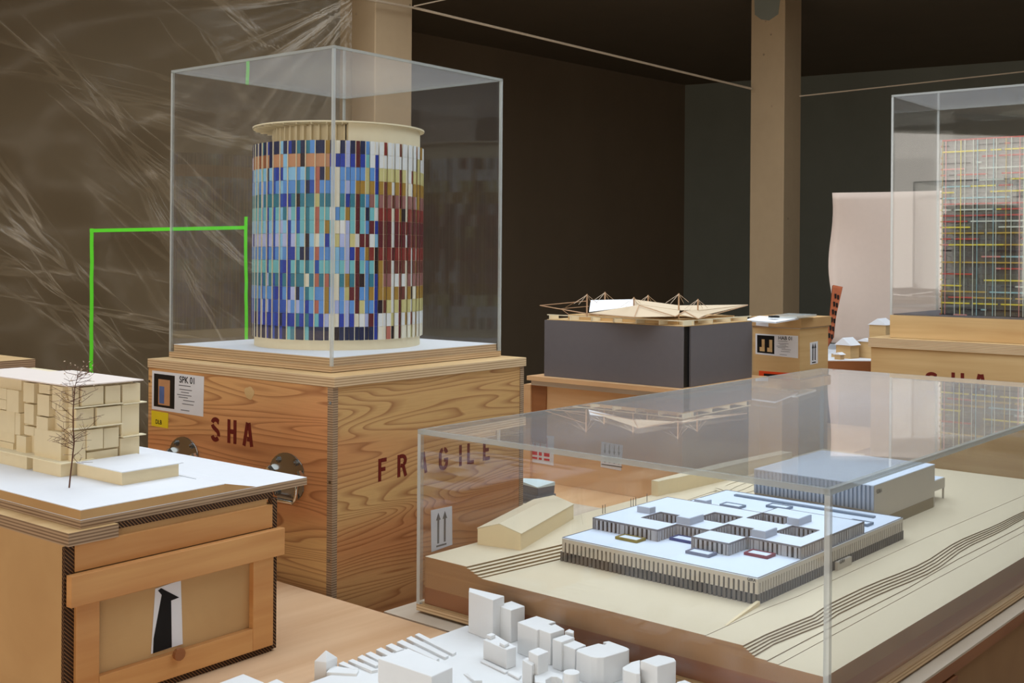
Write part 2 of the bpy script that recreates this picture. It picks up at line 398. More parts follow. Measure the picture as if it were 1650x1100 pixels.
def text_mesh(txt, size):
    cu = bpy.data.curves.new('txt', 'FONT'); cu.body = txt; cu.size = size; cu.offset = size*.018
    o = bpy.data.objects.new('txt', cu); C.objects.link(o)
    dg = bpy.context.evaluated_depsgraph_get(); me = bpy.data.meshes.new_from_object(o.evaluated_get(dg))
    vs = [tuple(v.co) for v in me.vertices]; fs = [tuple(p.vertices) for p in me.polygons]
    bpy.data.objects.remove(o); bpy.data.curves.remove(cu); bpy.data.meshes.remove(me); return vs, fs
def text(face, txt, s, z, size, mat, part, name='lettering', d=.0012):
    vs, fs = text_mesh(txt, size); mb = MB(); mb.add([face.pt(s + x, z + y, d) for x, y, _ in vs], fs)
    return sub(part, mb, name, mat) if not isinstance(part, Frame) else mb.build(name, mat, part)
def arrow(face, mb, s, z0, z1, w, head, d0=0, d1=.0012):
    up = 1 if z1 > z0 else -1
    face.poly(mb, [(s-w/2, z0), (s+w/2, z0), (s+w/2, z1-up*head*1.1), (s-w/2, z1-up*head*1.1)][::up], d0, d1)
    face.poly(mb, [(s-head/2, z1-up*head*1.1), (s+head/2, z1-up*head*1.1), (s, z1)][::up], d0, d1)

def struct(name, mb, mat): o = mb.build(name, mat); o['kind'] = 'structure'; return o

# ------------------------------------------------------------------ the room
ZC = 1.85                                   # ceiling above the eye
corner = Vector((1.83, 12.35)); dl = Vector((-.686, -.727)).normalized(); dr = Vector((.863, -.504)).normalized()
wl_end = corner + dl*14; wr_end = corner + dr*8; YR = -4.6
def wall(name, a, b, mat, th=.25, z0=-H, z1=ZC):
    a, b = Vector(a), Vector(b); d = (b-a).normalized(); n = Vector((-d.y, d.x))
    mid = Vector((0, 4))
    if n.dot(mid - a) > 0: n = -n
    return struct(name, MB().prism([a, b, b + n*th, a + n*th], z0, z1), mat)
wall('wall_left', corner, wl_end, 'concrete_wall')
wall('wall_right', corner, wr_end, 'concrete_grey')
SWY0, SWY1 = -4.2, .2
wall('wall_side_left', wl_end, (wl_end.x, SWY1), 'concrete_rear'); wall('wall_side_left', (wl_end.x, SWY0), (wl_end.x, YR), 'concrete_rear')
wall('wall_side_left', (wl_end.x, SWY1), (wl_end.x, SWY0), 'concrete_rear', .25, -H, -.6); wall('wall_side_left', (wl_end.x, SWY1), (wl_end.x, SWY0), 'concrete_rear', .25, 1.6, ZC)
wall('window_4', (wl_end.x-.15, SWY1), (wl_end.x-.15, SWY0), 'daylight_low', .03, -.6, 1.6)  # unseen glowing pane, added to throw more light on left-facing sides
wall('wall_side_right', wr_end, (wr_end.x, YR), 'concrete_rear')
poly = [corner, wl_end, (wl_end.x, YR), (wr_end.x, YR), wr_end]
struct('floor', MB().prism(poly, -H - .2, -H), 'concrete_floor')
# ceiling with the opening of the roof light left free
SX0, SX1, SY0, SY1 = -2.2, 3.2, 1.0, 5.8
cb = MB()
def clip_strip(poly, y0, y1):
    def cl(p, y, s):
        out = []
        for i in range(len(p)):
            a, b = Vector(p[i]), Vector(p[(i+1) % len(p)]); ia, ib = s*(a.y-y) >= 0, s*(b.y-y) >= 0
            if ia: out.append(a)
            if ia != ib: out.append(a + (b-a)*((y-a.y)/(b.y-a.y)))
        return out
    return cl(cl(poly, y0, 1), y1, -1)
cb.prism(clip_strip(poly, YR, SY0), ZC, ZC+.25); cb.prism(clip_strip(poly, SY1, 20), ZC, ZC+.25)
cb.box(wl_end.x, SX0, SY0, SY1, ZC, ZC+.25); cb.box(SX1, wr_end.x, SY0, SY1, ZC, ZC+.25)
struct('ceiling', cb, 'concrete_ceiling')
struct('window_1', B(SX0, SX1, SY0, SY1, ZC+.20, ZC+.24), 'daylight')
# rear wall with two wide windows behind the photographer, one more added in the left side wall to brighten left faces
wx = [(-6.8, -2.8), (-2.0, 2.0)]; wz0, wz1 = -.6, 1.6
rb = MB(); xs = [wl_end.x] + [q for p in wx for q in p] + [wr_end.x]
for i in range(0, len(xs), 2): rb.box(xs[i], xs[i+1], YR-.3, YR, -H, ZC)
for a, b in wx: rb.box(a, b, YR-.3, YR, -H, wz0); rb.box(a, b, YR-.3, YR, wz1, ZC)
struct('wall_rear', rb, 'concrete_rear')
for i, (a, b) in enumerate(wx):
    o = struct('window_%d' % (i+2), B(a, b, YR-.2, YR-.17, wz0, wz1), 'daylight_low')
    f = MB(); f.box(a, a+.06, YR-.17, YR-.1, wz0, wz1); f.box(b-.06, b, YR-.17, YR-.1, wz0, wz1)
    f.box((a+b)/2-.03, (a+b)/2+.03, YR-.17, YR-.1, wz0, wz1); f.box(a, b, YR-.17, YR-.1, .75, .81)
    fo = f.build('window_frame', 'black'); fo.location = (0, 0, 0); fo.parent = o

# two square concrete columns
def column(px, Y, label, w=.3, yaw=.88):
    p = aty(px, 414, Y); fr = Frame('concrete_column', label, 'column', p, -H, yaw)
    o = MB().box(0, w, 0, w, -H, ZC).build('shaft', 'concrete_column', fr, bevel=.006); fr.e['kind'] = 'structure'
    return fr
col1 = column(602, 6.6, 'square concrete column directly behind the tall acrylic case of the round tower')
col2 = column(1262, 8.0, 'square concrete column standing behind the small cardboard box with papers on it', .26)
pt = MB(); Face(col2, 'x', 0).poly(pt, [(-.235, 1.84), (-.23, 1.72), (-.18, 1.68), (-.12, 1.665), (-.05, 1.70), (-.03, 1.84)], 0, .003)
pt.build('filler_patch', 'concrete_grey', col2)

# the dust sheet
def sheet():
    A, Bq = Vector((-3.9, 6.15)), Vector((-.90, 6.42)); nx, nz = 150, 110; vs = []; fs = []
    nrm = Vector((.09, -1)).normalized(); z0, z1 = -H + .02, ZC - .06
    gx, gz = 1.0, 1.45                        # gathered corner at the column
    for j in range(nz+1):
        for i in range(nx+1):
            s = i/nx; z = z0 + (z1-z0)*j/nz; p = A + (Bq-A)*s
            dx = (1-s)*3.0; dz = gz - z; rr = math.hypot(dx, dz) + .02; th = math.atan2(dz, dx)
            fan = math.sin(th*26 + 1.5*math.sin(th*7))*.020*math.exp(-rr*1.1) + math.sin(th*47)*.008*math.exp(-rr*1.6)
            sag = math.sin((z + .55*math.cos(s*2.4) )*7.5 + 2*s)*.030*math.exp(-((z-1.0)/.6)**2)
            diag = math.sin((s*3.2 + z*1.6)*6.0 + 1.8*math.sin(z*2.1))*.018*(1-s*.6) + math.sin((s*5 - z*2.3)*5)*.010
            p = p + nrm*(fan + sag + diag + .03*math.sin(s*9))
            vs.append((p.x, p.y, z))
    for j in range(nz):
        for i in range(nx): a = j*(nx+1)+i; fs.append((a, a+1, a+nx+2, a+nx+1))
    return vs, fs
fs_ = Frame('plastic_sheet', 'translucent plastic dust sheet hung in folds, green tape outlining an opening', 'plastic sheet', (-2.4, 6.3), -H, 0)
vs, fcs = sheet(); mb = MB(); mb.add([fs_.local(v) for v in vs], fcs)
o = mb.build('film', 'plastic_film', fs_, smooth=True); so = o.modifiers.new('thickness', 'SOLIDIFY'); so.thickness = .0006
def sheet_y(x): return 6.15 + (x + 3.9)*(6.42-6.15)/3.0
def tape(p0, p1, w, name='tape'):
    mb = MB(); n = 10; L = []
    for i in range(n+1):
        u = p0[0] + (p1[0]-p0[0])*i/n; v = p0[1] + (p1[1]-p0[1])*i/n
        y = 6.05
        for _ in range(4): P = aty(u, v, y); y = sheet_y(P.x) - .085
        P = aty(u + random.uniform(-.6, .6), v, y); L.append(fs_.local(P))
    d = (L[-1]-L[0]).normalized(); k = Vector((-d.z, 0, d.x))*w/2
    mb.add([p+k for p in L] + [p-k for p in L] + [p+k+Vector((0, .003, 0)) for p in L] + [p-k+Vector((0, .003, 0)) for p in L],
        [(i, i+1, n+2+i, n+1+i) for i in range(n)] + [(2*n+2+i, 3*n+3+i, 3*n+4+i, 2*n+3+i) for i in range(n)])
    return mb.build(name, 'green_tape', fs_)
tape((148, 368), (147, 640), .019); tape((145, 371.5), (397, 366.5), .019); tape((396, 349), (397, 560), .017)

def cord(name, pts, r, label, mat='rope_cord', sag=0.0, n=14):
    a, b = Vector(pts[0]), Vector(pts[1]); P = []
    for i in range(n+1): t_ = i/n; q = a.lerp(b, t_); q.z -= sag*4*t_*(1-t_); P.append((q.x, q.y, q.z + H))
    mb = MB(); mb.tube(P, r, 6); o = mb.build(name, mat); o.location = (0, 0, 0); return tag(o, label, 'rope')
ka = aty(665, 12, 6.72); kb = aty(1211, 143, 8.1)
cord('rope', (ka, kb), .008, 'thin light rope stretched across the dark wall from column to column')
cord('rope', (aty(560, -7, 6.33), aty(666, 12.5, 6.7)), .007, 'short pale rope length across the face of the left column')
cord('rope', (aty(667, 10, 6.70), aty(1040, -70, 7.05)), .004, 'thin string rising from the left column out of the picture top')
cord('rope', (aty(1288, 155, 8.1), aty(2050, 71.5, 7.55)), .005, 'faint string running right above the acrylic case of the grid tower')

# ------------------------------------------------------------------ supports: crate under the campus model, work table
GY = .8595; GF = Vector((.4556, 1.6497))
gr, gl = axes(GY)
crate = Frame('transport_crate', 'wide low wooden crate carrying the flat campus model under its acrylic cover', 'crate', GF, -H, GY)
ZT = -.676
ct = MB().box(-.038, 1.78, -.024, .886, ZT-.022, ZT).build('lid', 'board_grey', crate)
sub(ct, MB().box(-.0385, 1.7805, -.0245, .8865, ZT-.024, ZT-.004), 'lid_edge', 'brown_wood')
B(-.02, 1.765, -.012, .872, -H, ZT-.022).build('body', 'mdf_dark', crate)
for x in (.35, .95, 1.55): B(x, x+.09, -.026, -.012, -H, ZT-.03).build('batten', 'brown_wood', crate)
table = Frame('work_table', 'pale wooden work table in the foreground carrying the white city model', 'table', GF + gr*-.5 + gl*.5, -H, GY)
tx0, tx1, ty0, ty1 = -.75, .457, -1.25, 1.35
B(tx0, tx1, ty0, ty1, ZT-.03, ZT).build('table_top', 'table_wood', table, bevel=.002)
for x in (tx0+.05, tx1-.11):
    for y in (ty0+.05, ty1-.11): B(x, x+.06, y, y+.06, -H, ZT-.03).build('leg', 'spruce', table)

# ------------------------------------------------------------------ acrylic covers
def cover(fr, x, y, z0, z1, t, mat_top='acrylic_dusty', mat_side='acrylic', rim=True):
    g = .0006
    B(t, x-t, 0, t, z0, z1-t-g).build('pane', mat_side, fr); B(t, x-t, y-t, y, z0, z1-t-g).build('pane', mat_side, fr)
    B(0, t, t, y-t, z0, z1-t-g).build('pane', mat_side, fr); B(x-t, x, t, y-t, z0, z1-t-g).build('pane', mat_side, fr)
    B(t, x-t, t, y-t, z1-t, z1).build('top_pane', mat_top, fr)
    for a, b in ((0, 0), (x-t, 0), (0, y-t), (x-t, y-t)): B(a, a+t, b, b+t, z0, z1-t-g).build('glued_edge', 'acrylic_edge', fr)
    B(0, x, 0, t, z1-t, z1).build('glued_rim', 'acrylic_rim', fr); B(0, x, y-t, y, z1-t, z1).build('glued_rim', 'acrylic_rim', fr)
    B(0, t, t, y-t, z1-t, z1).build('glued_rim', 'acrylic_rim', fr); B(x-t, x, t, y-t, z1-t, z1).build('glued_rim', 'acrylic_rim', fr)

# ------------------------------------------------------------------ round tower, its cover and its crate
S = 1.13; TY = .9032
TF = Vector((-.3337, 2.1384))*S; TW = .5*S; TZT, TZB = .39*S, -.2051*S
tower = Frame('tower_model', 'round tower model clad in blue, white and red panels on a white board', 'architectural model', TF, -.2447, TY)
B(0, TW, 0, TW, -.2442, TZB-.0004).build('base_plate', 'ply_edge', tower)
bp = B(.008, TW-.008, .008, TW-.008, TZB, -.2152).build('upper_plate', 'ply_edge', tower)
B(.008, TW-.008, .008, TW-.008, -.2152, -.2142).build('white_ground', 'white_card', tower)
cxy = Vector((TW/2 + .0, TW/2)); RO = .2055
tr_, tl_ = tower.r, tower.l
to_cam = -(tower.o + tr_*cxy.x + tl_*cxy.y); camang = math.atan2(to_cam.dot(tl_), to_cam.dot(tr_))   # direction to the camera, tower frame
MB().cyl(cxy.x, cxy.y, .199, -.2142, -.190, 64).build('base_ring', 'card_cream', tower, smooth=False)
ZF0, ZF1 = -.1913, .2614; NR = 15; RH = (ZF1-ZF0)/NR; NP = 56
MB().cyl(cxy.x, cxy.y, .1965, -.1900, ZF1-.002, 96).build('core', 'card_cream', tower)
# upper set-back storey: deep recess with posts on one side, closed drum on the other
def sector(mb, r0, r1, a0, a1, z0, z1, n=30):
    pts = [(cxy.x + r1*math.cos(a0+(a1-a0)*i/n), cxy.y + r1*math.sin(a0+(a1-a0)*i/n)) for i in range(n+1)]
    pts += [(cxy.x + r0*math.cos(a1-(a1-a0)*i/n), cxy.y + r0*math.sin(a1-(a1-a0)*i/n)) for i in range(n+1)]
    for i in range(n): mb.prism([pts[i], pts[i+1], pts[2*n-i], pts[2*n+1-i]], z0, z1)
    return mb
ZR = .3025
sector(MB(), .05, .196, camang + R(6), camang + R(185), ZF1-.0015, ZR, 36).build('drum_wall', 'card_cream', tower)
sector(MB(), .05, .150, camang - R(175), camang + R(5), ZF1-.0015, ZR, 36).build('recess_wall', 'card_cream', tower)
pm = MB().box(0, .010, -.0022, .0022, 0, ZR-ZF1-.0002).mesh('post', 'card_cream')
for i in range(26):
    a = camang - R(172) + R(176)*i/25
    place('post', pm, tower, (cxy.x + .150*math.cos(a), cxy.y + .150*math.sin(a), ZF1), (0, 0, a))
MB().cyl(cxy.x, cxy.y, .2065, ZR, ZR+.0032, 96).build('roof', 'card_cream', tower)
rm = MB().box(0, .2035-.1515, -.001, .001, -.0035, 0).mesh('roof_rib', 'card_cream')
for i in range(18):
    a = camang - R(170) + R(172)*i/17
    place('roof_rib', rm, tower, (cxy.x + .1515*math.cos(a), cxy.y + .1515*math.sin(a), ZR-.0001), (0, 0, a))
COL = dict(navy=(26, 34, 72), blue=(34, 58, 160), royal=(44, 84, 176), sky=(94, 148, 214), lightblue=(142, 196, 230), lav=(180, 190, 232), teal=(50, 122, 142),
  ltteal=(116, 188, 196), tan=(196, 142, 104), copper=(150, 92, 60), maroon=(98, 26, 34), red=(134, 44, 38), black=(40, 20, 26), mauve=(150, 100, 96),
  brown=(112, 56, 46), ochre=(166, 128, 50), straw=(206, 198, 136), white=(226, 228, 228), cream=(232, 226, 206), salmon=(186, 108, 90))
for k, c in COL.items(): plain('panel_' + k, rgb(*c), .5, .03, .35)
# band colour of each row (top to bottom): left, middle, right
ROWS = [('navy', 'navy', 'white'), ('tan', 'blue', 'white'), ('lightblue', 'sky', 'straw'), ('sky', 'sky', 'ochre'), ('teal', 'teal', 'mauve'),
  ('ltteal', 'ltteal', 'red'), ('lightblue', 'ltteal', 'maroon'), ('lav', 'lightblue', 'maroon'), ('sky', 'sky', 'red'), ('ltteal', 'ltteal', 'brown'),
  ('teal', 'teal', 'mauve'), ('sky', 'sky', 'ochre'), ('royal', 'sky', 'straw'), ('blue', 'blue', 'white'), ('navy', 'navy', 'cream')]
LEFT = ['blue', 'navy', 'royal', 'sky', 'lightblue', 'ltteal', 'teal', 'lav', 'blue', 'navy']
MIDC = ['blue', 'navy', 'lightblue', 'maroon', 'cream', 'ltteal', 'ochre', 'lav', 'salmon', 'black', 'white', 'sky', 'straw']
RIGHT = ['maroon', 'ochre', 'white', 'red', 'straw', 'brown', 'black', 'cream', 'ochre', 'white']
rg = random.Random(11); allp = []
colw = {}
for i in range(NP):
    base = camang + 2*math.pi*(i + .35)/NP
    for kind, off, rr in (('A', 0.0, RO), ('B', .0119/RO, RO-.0035)):
        a = base + off; rel = (a - camang + math.pi) % (2*math.pi) - math.pi        # positive = right side of the picture
        colw[(i, kind)] = rg.choice(LEFT if rel < -.25 else (MIDC if rel < .45 else RIGHT))
        for row in range(NR):
            lf, md, rt = ROWS[row]; x = rel + rg.uniform(-.16, .16)
            band = lf if x < -.45 else (md if x < .35 else rt)
            if row == 1 and x < -.05: band = rg.choice(['tan', 'tan', 'tan', 'copper'])
            pal = LEFT if x < -.35 else (MIDC if x < .5 else RIGHT)
            if kind == 'A': c = band if rg.random() < .86 else rg.choice(pal)
            else:
                q = rg.random()
                c = colw[(i, kind)] if q < .45 else (rg.choice(pal) if q < .85 else band)
                if row == 1 and x < -.05: c = 'tan'
            allp.append((math.cos(rel) + (.02 if kind == 'A' else 0), kind, a, rr, row, c))
pmesh = {'A': MB().box(-.0024, 0, -.0053, .0053, .0002, RH-.0002).mesh('facade_panel', 'panel_navy'), 'B': MB().box(-.0022, 0, -.0049, .0049, .0002, RH-.0002).mesh('facade_panel', 'panel_navy')}
allp.sort(key=lambda q: -q[0]); rest = MB(); keys = list(COL)
for n_, (w_, kind, a, rr, row, c) in enumerate(allp):
    z = ZF1 - RH*(row+1); px_, py_ = cxy.x + rr*math.cos(a), cxy.y + rr*math.sin(a)
    if n_ < 300:
        o = place('facade_panel', pmesh[kind], tower, (px_, py_, z), (0, 0, a))
        o.material_slots[0].link = 'OBJECT'; o.material_slots[0].material = M['panel_' + c]
    else:
        hw = .0053 if kind == 'A' else .0049; ca, sa = math.cos(a), math.sin(a); rest.cur = keys.index(c)
        P = [(px_ + x*ca - y*sa, py_ + x*sa + y*ca) for x, y in ((-.0023, -hw), (0, -hw), (0, hw), (-.0023, hw))]
        rest.prism(P, z+.0003, z+RH-.0003)
rest.build('facade_panels', ['panel_' + k for k in keys], tower, kind='stuff')
fm = MB().box(-.008, 0, -.0009, .0009, 0, ZF1-ZF0).mesh('facade_fin', 'card_cream')
for i in range(NP):
    a = camang + 2*math.pi*(i + .35)/NP + .0062/RO
    place('facade_fin', fm, tower, (cxy.x + (RO-.0006)*math.cos(a), cxy.y + (RO-.0006)*math.sin(a), ZF0), (0, 0, a))

tcov = Frame('acrylic_cover', 'tall clear acrylic cover standing over the round tower model', 'display case', TF, TZB, TY)
cover(tcov, TW, TW, TZB, TZT, .006)

sha = Frame('transport_crate', 'pine plywood crate stencilled FRAGILE below the round tower, with label and metal handles', 'crate', Vector((-.3169, 2.0659))*S, -H, TY)
cw, cd, cz = .5589*S, .5628*S, -.2455
def crate_pine(fr, x, y, zt, zb):
    B(-.002, x+.002, -.002, y+.002, zt-.021, zt).build('lid', 'ply_edge', fr, bevel=.001)
    B(0, .014, .020, y, zb, zt-.0215).build('side_panel', 'pine_ply_lit', fr)
    B(.014, x-.014, .006, .020, zb, zt-.0215).build('side_panel', 'pine_ply', fr)
    B(x-.014, x, .020, y, zb, zt-.0215).build('side_panel', 'pine_ply', fr); B(.014, x-.014, y-.014, y, zb, zt-.0215).build('side_panel', 'pine_ply', fr)
    for xx in (0, x-.014): B(xx, xx+.014, .004, .0198, zb, zt-.0215).build('corner_post', 'ply_edge_dark', fr)
crate_pine(sha, cw, cd, cz, -H)
fx, fy = Face(sha, 'x', 0), Face(sha, 'y', .006)
def screw(face, u, v, fr, r=.0035):
    s, z = face.px(u, v); mb = MB(); face.poly(mb, [(s + r*math.cos(k*math.pi/4), z + r*math.sin(k*math.pi/4)) for k in range(8)], 0, .0008)
    return mb.build('screw', 'chrome', fr)
for u, v in ((241, 614), (532.5, 649), (531.5, 777), (530, 903)): screw(fx, u, v, sha)
stencil(fx, 'SHA', ((340, 709), (366.5, 713), (392, 717.5)), sha, .052, w=.19)
stencil(fy, 'FRAGILE', ((609, 776), (640, 769), (673, 764), (707, 757), (735, 752), (752, 748), (778, 742)), sha, .048, w=.18)
# knot plug
s, z = fx.px(402, 633); mb = MB(); fx.poly(mb, [(s + .016*math.cos(k)*(1+.14*math.sin(3*k)), z + .014*math.sin(k)*(1+.1*math.cos(5*k))) for k in [i*.3926 for i in range(16)]], 0, .0005)
mb.build('knot_plug', 'birch', sha)
def label_card(face, fr, c, title, photo):
    """c: pixel corners TL, TR, BR, BL of the card"""
    P = [face.px(*q) for q in c]; mb = MB(); face.poly(mb, [P[3], P[2], P[1], P[0]], 0, .0006); o = mb.build('label_sheet', 'paper', fr)
    def q(x, y):
        t_ = Vector(P[0]).lerp(Vector(P[1]), x); b_ = Vector(P[3]).lerp(Vector(P[2]), x); return tuple(b_.lerp(t_, y))
    def quad(x0, x1, y0, y1, mat, name, d): m_ = MB(); face.poly(m_, [q(x0, y0), q(x1, y0), q(x1, y1), q(x0, y1)], .0006, d); return sub(o, m_, name, mat)
    quad(.04, .45, .08, .93, 'dark_photo', 'photo', .0008)
    if photo == 'tower':
        quad(.13, .36, .14, .80, 'skin_tan', 'pictured_tower', .0010); quad(.15, .25, .18, .62, 'blue_print', 'pictured_facade', .0012)
    else:
        for a in (.10, .28): quad(a, a+.12, .16, .36, 'birch', 'pictured_model', .0010); quad(a+.05, a+.12, .34, .74, 'birch', 'pictured_model', .0010)
    w_ = (Vector(P[1]) - Vector(P[0])).length; s0, z0 = q(.54, .78); text(face, title, s0, z0, w_*.105, 'ink', o, 'title_lettering', .0010)
    ln = MB(); rr = random.Random(3)
    for k, y in enumerate((.70, .60, .53, .46, .40, .33, .24, .08)):
        x0 = .5 + rr.uniform(0, .12); x1 = x0 + rr.uniform(.14, .30)
        face.poly(ln, [q(x0, y), q(x1, y), q(x1, y+.018), q(x0, y+.018)], .0006, .0009)
    sub(o, ln, 'printed_lines', 'ink_grey', kind='stuff'); return o
label_card(fx, sha, ((245.5, 596.5), (329, 606.5), (327.5, 671), (245, 658.5)), 'SPK 01', 'tower')
P = [fx.px(*q) for q in ((244.5, 661), (271.5, 665.5), (271, 690), (244.5, 685.5))]; mb = MB(); fx.poly(mb, P[::-1], 0, .0008)
yn = mb.build('sticky_note', 'yellow_note', sha); s0, z0 = fx.px(251, 682); text(fx, 'DLB', s0, z0, .014, 'ink', yn, 'handwriting', .0012)
P = [fy.px(*q) for q in ((694, 822), (728, 815), (728.5, 877), (695, 889))]; mb = MB(); fy.poly(mb, P[::-1], 0, .0008)
ar = mb.build('arrow_label', 'paper', sha); am = MB(); cs = (P[0][0] + P[1][0])/2; zb_, zt_ = P[3][1], P[0][1]; hh = zt_-zb_
for dx in (-.011, .011): arrow(fy, am, cs+dx, zb_+hh*.16, zt_-hh*.1, .006, .015)
fy.rect(am, cs-.017, cs+.017, zb_+hh*.08, zb_+hh*.12, .0006, .0012); sub(ar, am, 'arrows', 'ink_grey')
def handle(u, v, w=.104, h=.104):
    s, z = fx.px(u, v); pl = MB(); n = 28; pts = []
    for i in range(n):
        a = 2*math.pi*i/n; x = math.cos(a); y = math.sin(a)
        pts.append((s + math.copysign(min(abs(x)*w*.57, w/2), x), z + y*h/2))
    fx.poly(pl, pts, 0, .0025); o = pl.build('handle', 'chrome', sha, bevel=.0008)
    for sx in (-1, 1):
        for sz in (-1, 1):
            bl = MB(); c0 = (s + sx*w*.27, z + sz*h*.33)
            fx.poly(bl, [(c0[0] + .0068*math.cos(k*math.pi/5), c0[1] + .0068*math.sin(k*math.pi/5)) for k in range(10)], .0025, .0075)
            fx.poly(bl, [(c0[0] + .0035*math.cos(k*math.pi/5), c0[1] + .0035*math.sin(k*math.pi/5)) for k in range(10)], .0075, .0095); sub(o, bl, 'bolt', 'chrome')
        lg = MB(); lg.tube([fx.pt(s + sx*w*.42, z + h*.16, .008), fx.pt(s + sx*w*.52, z + h*.02, .010)], .0085, 10); sub(o, lg, 'hinge_lug', 'chrome_bright')
    bl = MB(); pts = [fx.pt(s - w*.46, z + h*.08, .012), fx.pt(s - w*.46, z - h*.36, .020), fx.pt(s - w*.40, z - h*.42, .021), fx.pt(s + w*.40, z - h*.42, .021), fx.pt(s + w*.46, z - h*.36, .020), fx.pt(s + w*.46, z + h*.08, .012)]
    bl.tube(pts, .0042, 8); sub(o, bl, 'bail', 'chrome_bright', smooth=True)
handle(297, 740); handle(463, 769)

# ------------------------------------------------------------------ campus model under the low cover
L1, L2, L3 = -.570, -.586, -.602
camp = Frame('campus_model', 'cream site model with white roofed factory building marked GIRA and stepped contours', 'architectural model', GF, ZT+.004, GY)
GW, GD, GZT, GZB = 1.7056, .8366, -.3283, -.659
for q in ((.05, .05), (GW-.15, .05), (.05, GD-.15), (GW-.15, GD-.15)): B(q[0], q[0]+.1, q[1], q[1]+.1, ZT+.0002, ZT+.0042).build('shim', 'black', camp)
B(0, GW, 0, GD, ZT+.0045, GZB-.0004).build('base_plate', 'ply_edge', camp)
i0 = .011
B(i0, GW-i0, i0, GD-i0, GZB, -.628).build('wood_plinth', 'brown_wood', camp)
B(i0, GW-i0, i0, GD-i0, -.628, L3-.0025).build('ground_block', 'mdf_dark', camp)
def layer(poly, z0, z1, name='contour_layer'):
    mb = MB().prism(poly, z0, z1); e = lambda i, k: sum(abs(mb.v[q][k] - i0) < 1e-4 for q in mb.f[j])
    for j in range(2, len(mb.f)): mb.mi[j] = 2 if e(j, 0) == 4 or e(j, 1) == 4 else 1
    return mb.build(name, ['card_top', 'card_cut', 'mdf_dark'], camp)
X0, X1, Y0, Y1 = i0, GW-i0, i0, GD-i0
layer([(X0, Y0), (X1, Y0), (X1, Y1), (X0, Y1)], L3-.0025, L3)
# lower stair of contours (between the road and the building terrace)
def wig(x, k): return .006*math.sin(x*7+.6) + .004*math.sin(x*15+1) + (.010 if x > .27 else 0) - .0055*k*(.6 + .4*math.sin(x*3))
nst = 6; dz = (L2-L3)/nst
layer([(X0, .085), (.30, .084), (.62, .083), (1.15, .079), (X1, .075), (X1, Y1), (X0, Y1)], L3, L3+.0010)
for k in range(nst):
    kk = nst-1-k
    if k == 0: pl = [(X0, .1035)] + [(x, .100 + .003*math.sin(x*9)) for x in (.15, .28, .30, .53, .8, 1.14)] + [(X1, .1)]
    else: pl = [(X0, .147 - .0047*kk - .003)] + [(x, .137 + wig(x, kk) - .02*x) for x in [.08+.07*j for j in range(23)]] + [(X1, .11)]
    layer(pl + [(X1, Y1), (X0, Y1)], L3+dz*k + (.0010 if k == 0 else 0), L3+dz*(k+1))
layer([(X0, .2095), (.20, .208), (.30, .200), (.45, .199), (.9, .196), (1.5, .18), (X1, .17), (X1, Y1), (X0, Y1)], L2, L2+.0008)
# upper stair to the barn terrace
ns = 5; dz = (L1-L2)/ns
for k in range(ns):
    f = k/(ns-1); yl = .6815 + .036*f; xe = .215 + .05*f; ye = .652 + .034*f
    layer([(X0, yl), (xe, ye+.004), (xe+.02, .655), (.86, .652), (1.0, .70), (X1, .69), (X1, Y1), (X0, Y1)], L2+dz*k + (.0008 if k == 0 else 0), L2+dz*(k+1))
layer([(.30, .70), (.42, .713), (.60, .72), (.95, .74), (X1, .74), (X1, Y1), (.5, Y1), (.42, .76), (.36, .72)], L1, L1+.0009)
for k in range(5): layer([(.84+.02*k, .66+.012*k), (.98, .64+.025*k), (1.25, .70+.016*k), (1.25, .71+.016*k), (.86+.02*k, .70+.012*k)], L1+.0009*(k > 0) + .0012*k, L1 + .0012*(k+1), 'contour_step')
MB().prism([(.075, .2095), (.075, .2135), (.207, .2290), (.207, .2225)], L2+.0008, [L2+.0012, L2+.0012, L2+.008, L2+.008]).build('ramp_wall', 'card', camp)
# podium building
PX0, PX1, PY0, PY1, ZP, ZG = .2045, .822, .2255, .6465, -.5395, L2+.0008
ZM = ZG + (ZP-ZG)*.40; FB = .0090
B(PX0+.004, PX1-.004, PY0+.004, PY1-.004, ZG, ZP-.002).build('podium_core', 'window_dark', camp)
B(PX0, PX1, PY0, PY1, ZP-.0018, ZP).build('podium_roof', 'roof_white', camp)
fb = MB(); fb.box(PX0, PX0+.004, PY0, PY1, ZP-FB, ZP-.0018); fb.box(PX0+.004, PX1, PY0, PY0+.004, ZP-FB, ZP-.0018)
fb.box(PX1-.004, PX1, PY0+.004, PY1, ZG, ZP-.0018); fb.box(PX0+.004, PX1-.004, PY1-.004, PY1, ZG, ZP-.0018); fb.build('fascia', 'pier_light', camp)
pe = MB(); e_ = .0016
for q in ((PX0, PX0+e_, PY0, PY1), (PX1-e_, PX1, PY0, PY1), (PX0+e_, PX1-e_, PY0, PY0+e_), (PX0+e_, PX1-e_, PY1-e_, PY1)): pe.box(*q, ZP, ZP+.0008)
pe.build('parapet', 'parapet_grey', camp)
up_m = MB().box(0, .0040, -.0029, .0029, 0, ZP-FB-ZM).mesh('pier', 'pier_light'); lo_m = MB()
nb = 43; bw = (PY1-PY0)/nb
for i in range(nb+1): 
    y = PY0 + .003 + (PY1-PY0-.006)*i/nb; place('pier', up_m, camp, (PX0, y, ZM)); lo_m.box(PX0+.0003, PX0+.004, y+.0016, y+.0074, ZG, ZM)
upy = MB().box(-.0029, .0029, 0, .0040, 0, ZP-FB-ZM).mesh('pier', 'pier_light'); nb2 = 64
for i in range(nb2+1):
    x = PX0 + .003 + (PX1-PX0-.006)*i/nb2; place('pier', upy, camp, (x, PY0, ZM)); lo_m.box(x+.0016, x+.0074, PY0+.0003, PY0+.004, ZG, ZM)
